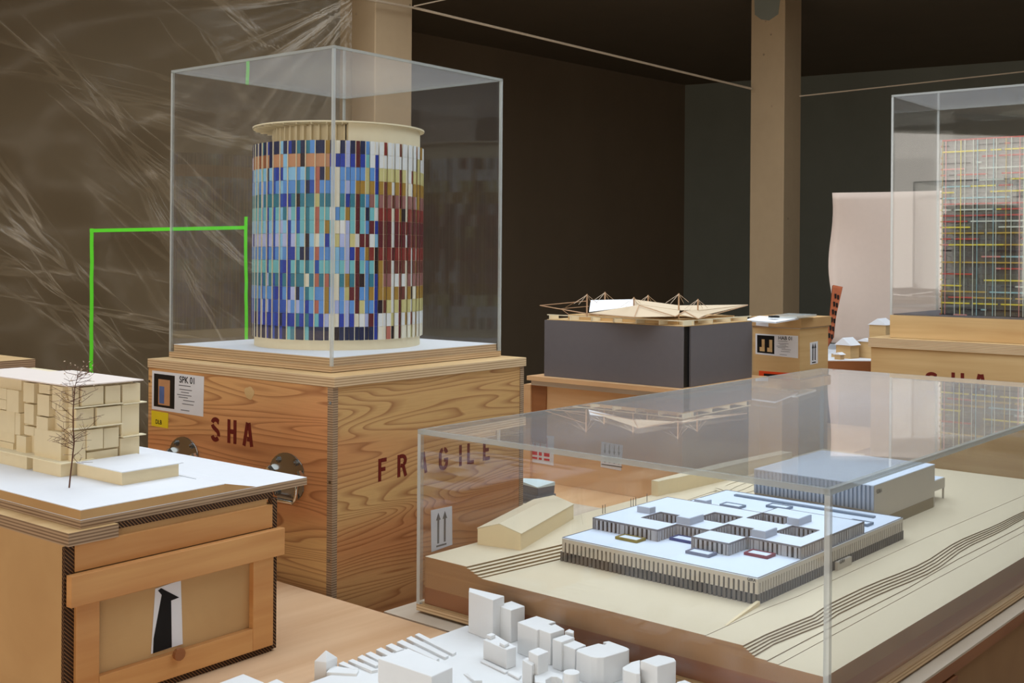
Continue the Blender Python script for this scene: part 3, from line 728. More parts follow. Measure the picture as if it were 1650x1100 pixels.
lo_m.build('ground_floor_piers', 'pier_dark', camp, kind='stuff')
sg = MB(); sf = Face(camp, 'x', PX0)
text(sf, 'GIRA', *sf.px(1204, 934.5), .0075, 'ink', camp, 'sign_lettering', .0006)
s2 = Face(camp, 'y', PY0); B(.50, .56, PY0-.006, PY0, ZG, ZG+.016).build('entrance_porch', 'pier_light', camp)
text(s2, 'GIRA', .505, ZG+.012, .010, 'ink', camp, 'sign_lettering', .0070)
# upper storey: checkerboard of wings around courtyards
xa = [.3005, .367, .4355, .5085, .571, .637]; yb = [.2285, .262, .318, .337, .417, .427, .491, .501, .574, .6455]
ZU = -.5172
def filled(i, j):
    x = (xa[i] + xa[i+1])/2; y = (yb[j] + yb[j+1])/2
    if i == 0: return y > .491 or .337 < y < .417
    def inh(x0, x1, y0, y1): return x0 < x < x1 and y0 < y < y1
    if inh(.367, .4355, .501, .574) or inh(.4355, .5085, .427, .491) or inh(.5085, .571, .337, .417) or inh(.367, .4355, .337, .417) or inh(.4355, .5085, .262, .318): return False
    if i == 4: return y < .417
    if i == 3: return True if y > .501 else y < .501
    return True
nx_, ny_ = len(xa)-1, len(yb)-1
roof = MB(); core = MB(); par = MB()
inU = lambda i, j: 0 <= i < nx_ and 0 <= j < ny_ and filled(i, j)
px_m = MB().box(0, .003, -.0026, .0026, 0, ZU-ZP-.0028).mesh('upper_pier', 'pier_grey'); py_m = MB().box(-.0026, .0026, 0, .003, 0, ZU-ZP-.0028).mesh('upper_pier', 'pier_grey')
t_ = .0032
for i in range(nx_):
    for j in range(ny_):
        if not inU(i, j): continue
        x0, x1, y0, y1 = xa[i], xa[i+1], yb[j], yb[j+1]
        roof.box(x0, x1, y0, y1, ZU-.0016, ZU)
        cx0 = x0 + (0 if inU(i-1, j) else t_); cx1 = x1 - (0 if inU(i+1, j) else t_); cy0 = y0 + (0 if inU(i, j-1) else t_); cy1 = y1 - (0 if inU(i, j+1) else t_)
        core.box(cx0, cx1, cy0, cy1, ZP, ZU-.0016)
        if not inU(i-1, j):                       # facade facing -x
            par.box(x0-.0001, x0+.0012, y0, y1, ZU-.0028, ZU+.0006); n = max(1, round((y1-y0)/.0098))
            for q in range(n+1): place('upper_pier', px_m, camp, (x0, min(max(y0 + (y1-y0)*q/n, y0+.0026), y1-.0026), ZP))
        if not inU(i, j-1):
            par.box(x0, x1, y0-.0001, y0+.0012, ZU-.0028, ZU+.0006); n = max(1, round((x1-x0)/.0098))
            for q in range(n+1): place('upper_pier', py_m, camp, (min(max(x0 + (x1-x0)*q/n, x0+.0026), x1-.0026), y0, ZP))
        if not inU(i+1, j): par.box(x1-.0012, x1, y0, y1, ZU-.0016, ZU+.0006); core.box(x1-t_, x1-.0012, y0, y1, ZP, ZU-.0016)
        if not inU(i, j+1): par.box(x0, x1, y1-.0012, y1, ZU-.0016, ZU+.0006); core.box(x0, x1, y1-t_, y1-.0012, ZP, ZU-.0016)
roof.build('upper_roof', 'roof_white', camp); core.build('upper_core', 'window_dark', camp); par.build('upper_parapet', 'parapet_grey', camp)
for x0, x1, y0, y1, h, zz in ((.404, .425, .579, .610, .0118, ZU), (.374, .425, .466, .497, .0130, ZU), (.377, .422, .305, .334, .0130, ZU), (.514, .568, .307, .333, .0130, ZU), (.627, .650, .583, .613, .0130, ZP)):
    o = B(x0, x1, y0, y1, zz+.0001, zz+h).build('roof_box', 'roofbox_grey', camp)
    sub(o, B(x0+.002, x1-.002, y0+.002, y1-.002, zz+h, zz+h+.0008), 'roof_box_lid', 'roof_white')
for k, c in dict(olive=(138, 122, 50), darkblue=(42, 62, 122), greyblue=(112, 118, 140), wine=(120, 24, 48), steel=(126, 140, 158)).items(): plain('curb_' + k, rgb(*c), .5, .04)
for x0, x1, y0, y1, c in ((.2635, .294, .5135, .564, 'olive'), (.328, .3605, .432, .483, 'darkblue'), (.263, .2925, .3565, .406, 'greyblue'), (.326, .358, .2735, .321, 'wine'), (.658, .688, .5195, .568, 'steel'), (.717, .747, .4385, .488, 'steel'), (.69, .72, .245, .29, 'steel')):
    m_ = MB(); w_ = .0035
    for q in ((x0, x0+w_, y0, y1), (x1-w_, x1, y0, y1), (x0+w_, x1-w_, y0, y0+w_), (x0+w_, x1-w_, y1-w_, y1)): m_.box(*q, ZP+.0001, ZP+.0052)
    o = m_.build('skylight', 'curb_' + c, camp); sub(o, B(x0+w_, x1-w_, y0+w_, y1-w_, ZP+.0001, ZP+.0040), 'skylight_glass', 'roof_white')
MB().box(.772, .783, .268, .598, ZP+.0001, ZP+.004).build('roof_duct', 'curb_steel', camp)
# tall ribbed hall and its annex
HX0, HX1, HY0, HY1, HZ = .8400, 1.19, .2975, .585, -.4845
B(HX0+.003, HX1, HY0+.0003, HY1, ZG, HZ-.0018).build('hall_body', 'pier_light', camp); B(HX0, HX1, HY0, HY1, HZ-.0018, HZ).build('hall_roof', 'roof_white', camp)
hm = MB().box(0, .0028, -.0026, .0026, 0, HZ-.0018-ZP).mesh('hall_rib', 'roofbox_grey')
hp = MB().box(HX0+.0022, HX0+.003, HY0, HY1, ZP, HZ-.0018).build('hall_recess', 'curb_steel', camp)
for i in range(30): place('hall_rib', hm, camp, (HX0, HY0 + .003 + (HY1-HY0-.006)*i/29, ZP))
B(.90, HX1-.01, HY0-.001, HY0+.0003, ZG, ZG+.024).build('hall_plinth', 'plinth_tan', camp)
text(Face(camp, 'y', HY0), 'GIRA', .855, HZ-.020, .012, 'pier_dark', camp, 'sign_lettering', .0008)
B(HX1+.0005, 1.302, .315, .50, -.5585, -.534).build('annex', 'pier_light', camp); B(HX1+.0005, 1.30, .317, .50, -.534, -.5328).build('annex_roof', 'roof_white', camp)
for q in ((1.297, .316), (1.25, .45)): B(q[0], q[0]+.004, q[1], q[1]+.004, ZG, -.5585).build('annex_post', 'pier_light', camp)
B(HX1+.0005, 1.255, .33, .50, ZG, -.5585).build('annex_ground_floor', 'pier_dark', camp)
# barn with pitched roof
bf = [camp.px(769.5, 877, L1), camp.px(839, 886.5, L1), camp.px(924, 835.5, L1)]
A_, B_, D_ = (Vector(p[:2]) for p in bf); ex = D_ - B_; ey = A_ - B_; ze, zr = -.5388, -.5247
P4 = [B_, D_, D_+ey, A_]; rA = B_ + ey*.5; rD = D_ + ey*.5
barn = MB(); vv = [(*p, L1) for p in P4] + [(*p, ze) for p in P4] + [(*rA, zr), (*rD, zr)]
barn.add(vv, [(3, 2, 1, 0), (0, 1, 5, 4), (2, 3, 7, 6), (1, 2, 6, 9, 5), (3, 0, 4, 8, 7), (4, 5, 9, 8), (6, 7, 8, 9)]); barn.build('barn', 'card', camp)
rfm = MB(); ov = ey.normalized()*.0015
for a, b, c, d in ((B_-ov, D_-ov, rD, rA), (A_+ov, D_+ey+ov, rD, rA)):
    rfm.slab([(*a, ze), (*b, ze), (*c, zr), (*d, zr)], (0, 0, 1), .0016)
rfm.build('barn_roof', 'card_top', camp)
# long low block with a wavy outline along the rear edge
top = [(.7745, .8045), (.82, .803), (.85, .797), (.90, .795), (.94, .792), (1.0, .789), (1.2, .780), (1.38, .765), (1.38, .80), (1.1, .822), (.9, .824), (.7745, .824)]
MB().prism(top, L1+.0009, -.5345).build('long_block', 'card', camp); MB().prism(top, -.5345, -.5335).build('long_block_roof', 'card_top', camp)
for u, v in ((971, 828), (975, 827), (1016.5, 817), (1020.5, 816), (1024.5, 815), (1042.5, 809)):
    q = camp.px(u, v, L1); MB().cyl(q.x, q.y, .0008, L1+.0009, L1+.020, 8).build('chimney_pin', 'pier_dark', camp)
for u, v in ((1241, 906), (1247, 908)): pass
gcov = Frame('acrylic_cover', 'long low clear acrylic cover over the cream campus model', 'display case', GF, GZB, GY)
cover(gcov, GW, GD, GZB, GZT, .0085)

# ------------------------------------------------------------------ house model on its small crate (left foreground)
BRp = atz(437, 1046, ZT)
q_ = axes(.9)[0]; hF = Vector((BRp.x, BRp.y)) - q_*.385
hc = Frame('transport_crate', 'small wooden crate with corrugated cardboard edges and a black up arrow', 'crate', hF, ZT, .9)
CW, CD, Zc = .385, .62, -.405
B(.012, CW-.012, .0, CD, ZT+.012, Zc-.010).build('body', 'mdf', hc)
B(0, .012, .0, CD, ZT+.004, Zc-.02).build('side_panel', 'mdf', hc); B(CW-.012, CW, 0, CD, ZT+.004, Zc-.02).build('side_panel', 'mdf', hc)
B(0, .082, -.010, CD, Zc-.02, Zc-.0004).build('lid_batten', 'ply_edge_dark', hc); B(.0825, CW, .004, CD, Zc-.010, Zc-.0004).build('lid', 'mdf', hc)
for q in ((.0825, CW, -.002, .003, Zc-.0100, Zc-.0004), (-.004, .012, -.006, .0, ZT+.006, Zc-.0205), (CW-.006, CW+.004, -.008, .004, ZT+.004, Zc-.0105), (.0, CW-.004, -.006, .001, ZT, ZT+.012)):
    B(*q).build('cardboard_edge', 'cardboard', hc)
B(.012, CW-.006, -.008, -.0003, -.464, Zc-.0205).build('top_board', 'spruce', hc)
B(-.002, CW+.010, -.022, -.008, -.5115, -.4655).build('cross_batten', 'spruce', hc, bevel=.0012)
B(.012, .050, -.012, -.0003, ZT+.012, -.5120).build('stile', 'spruce', hc, bevel=.0008); B(.336, CW-.006, -.012, -.0003, ZT+.012, -.5120).build('stile', 'spruce', hc, bevel=.0008)
B(.0503, .3357, -.012, -.0003, ZT+.012, -.6260).build('bottom_rail', 'spruce', hc, bevel=.0008)
af = Face(hc, 'y', -.0003)
P = [af.px(*q) for q in ((250, 948), (291, 934), (294, 1037), (243, 1053))]; mb = MB(); af.poly(mb, P[::-1], 0, .0008); ao = mb.build('arrow_label', 'paper', hc)
am = MB(); af.poly(am, [af.px(*q) for q in ((246, 1052), (276, 1042), (275, 967), (288, 962), (259, 947), (254, 951), (260, 958), (247, 1028))][::1], .0008, .0014); sub(ao, am, 'arrow', 'ink')
mb = MB(); s0, z0 = af.px(279, 1050); mb.tube([(s0, -.0125, z0), (s0, -.019, z0)], .010, 12); mb.build('knob', 'brown_wood', hc)

hm_ = Frame('house_model', 'cream card house model with boxy relief facade and a bare wire tree', 'architectural model', hF, Zc, .9)
ZW = -.377
B(.025, .463, 0, .64, Zc, -.3925).build('base_plate', 'ply_edge_dark', hm_)
B(.0252, .4628, .0002, .6398, -.3925, -.3918).build('street_sheet', 'white_card', hm_)
hp_ = [(.0255, .001), (.285, .001), (.300, .6395), (.0255, .6395)]
MB().prism(hp_, -.3917, -.3782).build('ground_layer', 'mdf', hm_); MB().prism(hp_, -.3782, ZW).build('white_ground', 'white_card', hm_)
rp = MB().prism([(.2851, .001), (.350, .001), (.365, .6395), (.3001, .6395)], -.3917, [ZW, -.3915, -.3915, ZW]); rp.mi = [1, 0] + [1]*4; rp.build('ground_slope', ['white_card', 'mdf'], hm_)
B(.279, .2797, .07, .2, ZW, ZW+.0004).build('kerb_line', 'ink_grey', hm_)
def hl(p): return (p[0] + .385, p[1])          # positions noted from the crate's right corner
hx, hy, hz0, hz1 = -.232+.385, .250, -.355, -.2225
bx1 = -.100+.385; by1 = .60
B(hx+.014, bx1, hy+.014, by1, ZW, hz1-.0022).build('house_core', 'card', hm_)
B(hx-.011, hx+.09, hy+.005, .345, ZW, hz0).build('plinth', 'card', hm_); B(hx-.011, hx+.09, .365, by1, ZW, hz0).build('plinth', 'card', hm_); B(hx+.002, hx+.0138, .3455, .3645, ZW, hz0).build('plinth', 'card', hm_)
B(hx-.013, hx+.05, hy-.002, by1, hz0, hz0+.0016).build('floor_slab', 'card_cream', hm_)
MB().prism([hl(p) for p in ((-.236, .244), (-.094, .240), (-.089, .483), (-.129, .492), (-.122, .604), (-.236, .604))], hz1-.002, hz1).build('roof', 'card_roof', hm_)
fL = Face(hm_, 'x', hx+.014); fR = Face(hm_, 'y', hy+.014)
m7 = 300/1650
rnd = random.Random(5)
def facade(face, rects, dmin, dmax):
    for (x0, y0, x1, y1) in rects:
        a = face.px(x0*m7, 590+(y0+y1)/2*m7); b = face.px(x1*m7, 590+(y0+y1)/2*m7); mid = (x0+x1)/2*m7
        zt_ = face.px(mid, 590+y0*m7)[1]; zb_ = face.px(mid, 590+y1*m7)[1]
        mb = MB(); face.rect(mb, a[0], b[0], zb_, min(zt_, hz1-.0024), 0, rnd.uniform(dmin, dmax)); mb.build('facade_box', 'card', hm_, bevel=.0004)
facade(fL, ((512, 172, 604, 378), (400, 156, 495, 236), (388, 246, 490, 432), (268, 140, 362, 312), (268, 328, 352, 505), (384, 442, 484, 552), (535, 388, 610, 546), (258, 525, 346, 602), (365, 560, 602, 862), (195, 610, 280, 785), (118, 204, 224, 398), (18, 390, 162, 582), (178, 408, 222, 602), (30, 95, 226, 198), (0, 186, 104, 284), (20, 288, 104, 374), (0, 568, 156, 662), (0, 664, 152, 766)), .0060, .0135)
facade(fR, ((612, 180, 678, 360), (690, 176, 882, 338), (902, 166, 1036, 322), (655, 372, 812, 540), (826, 352, 1040, 516), (612, 570, 740, 850), (742, 552, 884, 730), (900, 540, 1034, 716), (752, 742, 1028, 832), (1052, 150, 1208, 316), (1056, 334, 1212, 604), (1044, 624, 1214, 792)), .0060, .0130)
for y0, y1, x0, x1 in ((358, 366, 600, 1046), (546, 554, 600, 1046), (322, 330, 1048, 1255), (612, 620, 1048, 1250)):
    a = fR.px(x0*m7, 590+(y0+8)*m7); b = fR.px(x1*m7, 590+(y0-38*(x1-x0)/440)*m7); mb = MB(); zz = (a[1]+b[1])/2
    fR.rect(mb, a[0], b[0], a[1]-.0009, a[1]+.0009, 0, .016); mb.build('floor_edge', 'card_cream', hm_)
B(-.217+.385, -.108+.385, .115, .2478, ZW, -.3555).build('low_block', 'card', hm_); B(-.220+.385, -.102+.385, .110, .2478, -.3555, -.3540).build('low_block_roof', 'white_card', hm_)
# bare tree
tb = hm_.px(111.5, 786, ZW); tD = atz(111.5, 786, ZW).y
def tpt(u, v, dd=0): return hm_.local(aty(u, v, tD + dd))
trk = [tpt(111.5, 785.5), tpt(113, 770), tpt(116.5, 740), tpt(119.5, 712), tpt(118, 692), tpt(118, 660), tpt(119.5, 640), tpt(121, 622), tpt(127, 600)]
tw = MB(); tw.tube(trk, [.0013, .0012, .0011, .0011, .0010, .0009, .0008, .0006, .0004], 6); tr_o = tw.build('tree_trunk', 'twig', hm_)
br = MB(); lv = MB(); rt_ = random.Random(21); trv = [Vector(p) for p in trk]
for k in range(46):
    i = rt_.randint(2, 7); p0 = trv[i].lerp(trv[min(i+1, 8)], rt_.random()); ang = rt_.uniform(0, 2*math.pi); L_ = rt_.uniform(.02, .052)*(.9 if i > 6 else 1)
    d = Vector((math.cos(ang), math.sin(ang), rt_.uniform(-.15, .75))).normalized(); p1 = p0 + d*L_*.5 + Vector((0, 0, rt_.uniform(-.003, .004))); p2 = p1 + (d + Vector((0, 0, rt_.uniform(-.3, .6)))).normalized()*L_*.5
    br.tube([p0, p1, p2], [.0005, .0004, .00025], 4)
    for s_ in range(3):
        b0 = p0.lerp(p2, rt_.uniform(.3, .95)); e = b0 + Vector((rt_.uniform(-1, 1), rt_.uniform(-1, 1), rt_.uniform(-.3, 1))).normalized()*rt_.uniform(.006, .018); br.tube([b0, e], [.0003, .0002], 4)
        if rt_.random() < .8:
            c = e; d2 = Vector((rt_.uniform(-1, 1), rt_.uniform(-1, 1), rt_.uniform(-1, 1))).normalized()*.0022; n2 = d2.orthogonal().normalized()*.0010; lv.slab([c-n2, c+d2*.5, c+n2, c-d2], (0, 0, 1), .0003)
br.build('tree_branches', 'twig', hm_, kind='stuff'); lv.build('tree_leaves', 'leaf_pale', hm_, kind='stuff')

# ------------------------------------------------------------------ white city model (foreground)
ZB = -.660
cbk = atz(752, 1007, ZB)
city = Frame('city_model', 'white plaster city model of many blocks with a row of quay piers', 'architectural model', cbk, ZT, 0)
def cp(u, v, z): p = city.local(atz(u, v, z)); return (p.x, p.y)
e0 = Vector(cp(752, 1007, ZB)); e1 = Vector(cp(480, 1106, ZB)); dl_ = (e1-e0).normalized(); drt = -gl
base = [e0, e0 + drt*.75, e0 + drt*.75 - gr*.7, e0 + dl_*.80 - gr*.02, e0 + dl_*.45]
MB().prism([tuple(p) for p in base], ZT, ZB).build('base_plate', 'plaster', city, bevel=.001)
def z8c(x, y): return (740 + x/4.459, 930 + y/4.459)
def ztop(bot, top): Y = atz(*bot, ZB).y; return (ray(*top)*Y).z
def block(pts, zt, z0=ZB, name='city_block', bev=.0012):
    MB().prism([cp(*z8c(*p), zt) for p in pts], z0 + (.0 if z0 == ZB else 0), zt).build(name, 'plaster', city, bevel=bev)
z1_ = ztop(z8c(75, 400), z8c(70, 105))
block([(68, 100), (72, 72), (325, 132), (242, 163)], z1_)
z2_ = ztop(z8c(370, 470), z8c(372, 235)); block([(270, 200), (376, 168), (472, 205), (372, 236)], z2_)
z3_ = ztop(z8c(424, 548), z8c(418, 325)); block([(418, 320), (555, 275), (694, 318), (640, 332), (668, 345), (560, 378)], z3_)
z4_ = ztop(z8c(655, 632), z8c(655, 402)); block([(572, 372), (690, 332), (756, 370), (656, 402)], z4_)
z5_ = ztop(z8c(172, 588), z8c(172, 448)); block([(172, 445), (262, 412), (410, 496), (340, 520)], z5_)
block([(194, 408), (232, 396), (262, 408), (226, 424)], z5_+.006, z5_, 'roof_turret'); block([(288, 466), (322, 450), (360, 466), (326, 486)], z5_+.005, z5_, 'roof_turret')
block([(150, 596), (172, 585), (352, 668), (330, 682)], ZB+.0035); block([(345, 680), (375, 665), (450, 700), (425, 722)], ZB+.004)
z6_ = ztop(z8c(668, 642), z8c(668, 442)); block([(668, 440), (765, 408), (830, 430), (735, 465)], z6_+.002); block([(735, 478), (825, 448), (912, 485), (832, 516)], z6_-.003)
block([(757, 385), (790, 368), (825, 382), (820, 400)], z6_+.004)
z7_ = ztop(z8c(645, 765), z8c(640, 530)); block([(496, 528), (570, 500), (642, 530), (565, 562)], z7_); block([(452, 592), (492, 570), (562, 606), (520, 632)], z7_-.014)
z8_ = ztop(z8c(865, 748), z8c(865, 545))
block([(840, 525), (855, 512), (1000, 472), (1045, 482), (1060, 470), (1032, 462), (1075, 455), (1200, 500), (1222, 512), (1210, 524), (1040, 574), (990, 576), (950, 570), (870, 540)], z8_)
cz9 = z8_-.004; cc = Vector(cp(*z8c(806, 678), cz9)); MB().cyl(cc.x, cc.y, abs((Vector(cp(*z8c(864, 678), cz9)) - cc).x), ZB, cz9, 28).build('round_block', 'plaster', city, bevel=.0008)
za = z7_-.030; block([(540, 698), (640, 668), (745, 700), (742, 735), (700, 712), (660, 712), (620, 735), (622, 760), (545, 750)], za)
zb9 = z8_+.004; block([(1300, 596), (1430, 555), (1480, 562), (1545, 580), (1558, 600), (1422, 640)], zb9); block([(1172, 645), (1240, 605), (1300, 590), (1300, 690), (1270, 692), (1180, 664)], zb9-.012)
block([(1300, 790), (1340, 750), (1400, 748), (1420, 790)], zb9-.03); block([(1560, 750), (1620, 735), (1680, 760), (1620, 790)], zb9-.014)
block([(330, 860), (470, 800), (640, 850), (520, 930)], ZB+.012); block([(900, 820), (1080, 780), (1240, 850), (1050, 920)], ZB+.02)
mb = MB(); mb.prism([cp(*z8c(*p), ZB+.001) for p in ((30, 692), (60, 702), (165, 762), (110, 765))], ZB, [ZB+.001, ZB+.004, ZB+.006, ZB+.006]); mb.build('sloped_wedge', 'plaster', city)
def zq(x, y): return (480 + x/5.893, 990 + y/5.893)
zf = ZB + .060
MB().prism([cp(*zq(*p), zf) for p in ((758, 415), (1045, 318), (1472, 498), (1270, 588))], ZB, zf).build('city_block', 'plaster', city, bevel=.0015)
for a, b, c, d in (((1110, 188), (1150, 172), (1505, 352), (1470, 372)), ((1028, 222), (1075, 200), (1432, 385), (1398, 405)), ((938, 258), (990, 236), (1345, 412), (1310, 432)), ((832, 292), (890, 270), (1010, 325), (940, 345)), ((740, 330), (790, 308), (960, 395), (900, 410)), ((640, 368), (690, 348), (860, 430), (800, 450)), ((565, 402), (610, 378), (790, 465), (740, 485)), ((476, 436), (520, 418), (760, 520), (700, 532)), ((385, 462), (430, 440), (580, 512), (530, 520))):
    zz = ZB + .0045; MB().prism([cp(*zq(*p), zz) for p in (a, b, c, d)], ZB-.004, zz).build('quay_pier', 'plaster', city, bevel=.0006)
# gabled gatehouse at the quay's end and low roofs beside it
g = [Vector(cp(*zq(*p), ZB+.016)) for p in ((155, 440), (270, 452), (376, 405), (258, 400))]
gm = MB(); ap = [(g[1]+g[0])/2, (g[2]+g[3])/2]; cen = sum(g, Vector((0, 0)))/4
gm.add([(*p, ZT+.0005) for p in g] + [(*p, ZB+.016) for p in g] + [(*cen, ZB+.031)], [(3, 2, 1, 0), (0, 1, 5, 4), (1, 2, 6, 5), (2, 3, 7, 6), (3, 0, 4, 7), (4, 5, 8), (5, 6, 8), (6, 7, 8), (7, 4, 8)]); gm.build('gatehouse', 'plaster', city, bevel=.0008)
MB().prism([cp(*zq(*p), ZB+.004) for p in ((270, 545), (325, 480), (580, 520), (560, 560))], ZB-.004, ZB+.004).build('city_block', 'plaster', city, bevel=.0008)
for pts, zz in ((((352, 1100), (392, 1085), (426, 1099), (400, 1130)), ZB+.02), (((425, 1102), (446, 1093), (466, 1103), (450, 1120)), ZB+.016)):
    MB().prism([cp(*p, zz) for p in pts], ZT+.0005, zz).build('city_block', 'plaster', city, bevel=.0012)

# ------------------------------------------------------------------ tent roof pavilion and the crate it stands on
PYW = .88; PF = aty(1100, 625.5, 3.4); ZPb = PF.z
zcr = ZPb - .0005
pc = Frame('transport_crate', 'pale wooden crate with red glass and arrow stickers below the tent roof pavilion', 'crate', (PF.x, PF.y), -.725, PYW)
B(-.030, .50, -.02, .565, zcr-.014, zcr).build('lid', 'spruce_pale', pc); B(-.018, .49, -.01, .556, zcr-.030, zcr-.0142).build('lid_frame', 'board_grey', pc)
B(.0, .48, .0, .59, -.725, zcr-.0302).build('body', 'spruce_pale', pc)
B(-.012, -.0003, .563, .592, -.72, zcr-.031).build('batten', 'spruce_pale', pc); B(-.006, -.0003, .505, .5625, -.60, zcr-.031).build('inset_board', 'brown_wood', pc)
pf = Face(pc, 'x', 0)
def sticker(c, name):
    P = [pf.px(*q) for q in c]; mb = MB(); pf.poly(mb, P[::-1], 0, .001); o = mb.build(name, 'paper', pc); return o, P
o1, P = sticker(((853, 697), (893, 703), (892, 750), (852, 743)), 'fragile_label'); s0, s1 = P[0][0], P[1][0]; zt_, zb_ = P[0][1], P[3][1]; w_ = s1-s0; h_ = zt_-zb_
gm = MB()
for k, top_w in ((.24, .20), (.46, .12), (.72, .22)):
    pf.rect(gm, s0+w_*(k-.012), s0+w_*(k+.012), zb_+h_*.52, zb_+h_*.92, .001, .0018)
    pf.poly(gm, [(s0+w_*(k-top_w/2), zb_+h_*.26), (s0+w_*(k+top_w/2), zb_+h_*.26), (s0+w_*(k+top_w/2), zb_+h_*.46), (s0+w_*(k+.04), zb_+h_*.60), (s0+w_*(k-.04), zb_+h_*.60), (s0+w_*(k-top_w/2), zb_+h_*.46)], .001, .0018)
    pf.rect(gm, s0+w_*(k-top_w/2), s0+w_*(k+top_w/2), zb_+h_*.12, zb_+h_*.19, .001, .0018)
sub(o1, gm, 'glass_symbols', 'red_print')
o2, P = sticker(((969, 711), (1004, 717), (1001, 758), (968, 752)), 'arrow_label'); s0, s1 = P[0][0], P[1][0]; zt_, zb_ = P[0][1], P[3][1]; w_ = s1-s0; h_ = zt_-zb_; gm = MB()
for k in (.18, .39, .61, .82):
    arrow(pf, gm, s0+w_*k, zt_-h_*.08, zt_-h_*.46, w_*.03, w_*.12, .001, .0018)
    c0 = (s0+w_*k, zb_+h_*.36); pf.poly(gm, [(c0[0], c0[1]-h_*.17), (c0[0]+w_*.07, c0[1]), (c0[0]+w_*.03, c0[1]+h_*.05), (c0[0]-w_*.03, c0[1]+h_*.05), (c0[0]-w_*.07, c0[1])], .001, .0018)
pf.rect(gm, s0+w_*.03, s0+w_*.97, zb_+h_*.10, zb_+h_*.13, .001, .0018); sub(o2, gm, 'arrows', 'ink')
lw_ = Frame('work_table', 'long low table behind the campus model carrying crates and boxes', 'table', (PF.x, PF.y), -H, PYW)
B(-.20, 1.9, -.0, 1.15, -.757, -.7255).build('table_top', 'spruce_pale', lw_); B(-.203, -.2002, -.002, 1.152, -.757, -.7255).build('edge_band', 'brown_wood', lw_)
for q in ((-.15, .05), (1.8, .05), (-.15, 1.05), (1.8, 1.05)): B(q[0], q[0]+.06, q[1], q[1]+.06, -H, -.757).build('leg', 'spruce', lw_)
pav = Frame('pavilion_model', 'dark grey box model crowned by a cream tent roof on slender masts', 'architectural model', (PF.x, PF.y), ZPb, PYW)
B(.006, .42, .006, .512, ZPb, -.2035).build('core', 'black', pav)
B(0, .0055, 0, .517, ZPb, -.202).build('wall_panel', 'fibre_grey', pav); B(.045, .425, 0, .0055, ZPb, -.202).build('wall_panel', 'fibre_grey', pav)
B(.4205, .426, .006, .517, ZPb, -.202).build('wall_panel', 'fibre_grey', pav); B(.006, .42, .5125, .517, ZPb, -.202).build('wall_panel', 'fibre_grey', pav)
zf0, zf1 = -.2015, -.1835
for q in ((.004, .42, .0, .51, zf0, zf0+.0022), (.05, .40, .05, .46, zf0+.0023, zf1)): B(*q).build('tray_board', 'birch', pav)
rl = MB(); rl.box(.004, .007, 0, .51, zf1-.003, zf1); rl.box(.007, .42, .0, .003, zf1-.003, zf1); rl.build('tray_rim', 'card_cream', pav)
for k in range(7): B(.004, .05, .0 + .083*k, .004 + .083*k, zf0+.0022, zf1-.003).build('tray_rib', 'card_cream', pav)
for k in range(4): B(.06 + .11*k, .064 + .11*k, .0, .05, zf0+.0022, zf1-.003).build('tray_rib', 'card_cream', pav)
s8 = 370/1650
def z8p(x, y, Y): return pav.local(aty(860 + x*s8, 440 + y*s8, Y))
def memb(mat, *pts):
    P = [z8p(*p) for p in pts]; mb = MB(); mb.slab(P, (0, 0, 1), .0012); mb.build('membrane', mat, pav)
memb('white_card', (410, 196, 3.80), (718, 190, 3.72), (720, 240, 3.60), (398, 280, 3.68))
memb('membrane', (720, 190, 3.72), (1045, 234, 3.66), (1050, 268, 3.52), (765, 228, 3.50), (722, 236, 3.60))
memb('membrane', (1045, 234, 3.66), (1538, 228, 3.78), (1190, 270, 3.55), (1052, 268, 3.52))
memb('membrane', (400, 290, 3.62), (755, 230, 3.50), (722, 316, 3.44)); memb('membrane', (757, 230, 3.50), (1012, 312, 3.43), (726, 317, 3.44))
memb('membrane', (762, 230, 3.50), (1050, 270, 3.52), (1040, 300, 3.46), (1015, 310, 3.44)); memb('membrane', (1090, 274, 3.50), (1535, 230, 3.78), (1240, 300, 3.55), (1182, 326, 3.45)); memb('membrane', (1088, 275, 3.50), (1178, 326, 3.45), (1045, 298, 3.46))
def rod(*pts, r=.0013, name='strut', mat='rod'):
    mb = MB(); mb.tube([z8p(*p) for p in pts], r, 6); return mb.build(name, mat, pav)
for x, y, Y, yb_ in ((383, 150, 3.60, 312), (512, 135, 3.78, 300), (720, 172, 3.55, 316), (822, 157, 3.72, 320), (1043, 145, 3.52, 330), (1180, 186, 3.55, 325)):
    p0 = z8p(x, y, Y); zb0 = zf1; mb = MB(); mb.tube([(p0.x, p0.y, zb0), p0], .0024, 8); mb.build('mast', 'rod', pav)
    for dx, dy in ((-95, 70), (70, 62), (-60, 75), (35, 70)):
        rod((x, y+4, Y), (x+dx, y+dy, Y + (.05 if dx*dy > 0 else -.05)), r=.0006, name='stay_cable', mat='leaf_pale')
rod((45, 232, 3.80), (385, 292, 3.60), r=.0016); rod((45, 232, 3.80), (385, 200, 3.62), r=.0014); rod((45, 232, 3.80), (470, 305, 3.66), r=.0014); rod((200, 255, 3.72), (395, 238, 3.66), r=.001); rod((755, 230, 3.49), (722, 318, 3.43), r=.0012); rod((755, 230, 3.49), (1015, 312, 3.42), r=.0012); rod((1015, 312, 3.42), (1085, 272, 3.49), r=.0012); rod((1085, 272, 3.49), (1180, 328, 3.44), r=.0012); rod((1180, 328, 3.44), (1538, 230, 3.78), r=.0014); rod((400, 292, 3.61), (722, 318, 3.43), r=.0012); rod((230, 245, 3.72), (383, 160, 3.60), r=.0006); rod((205, 262, 3.72), (255, 300, 3.70), r=.0008)

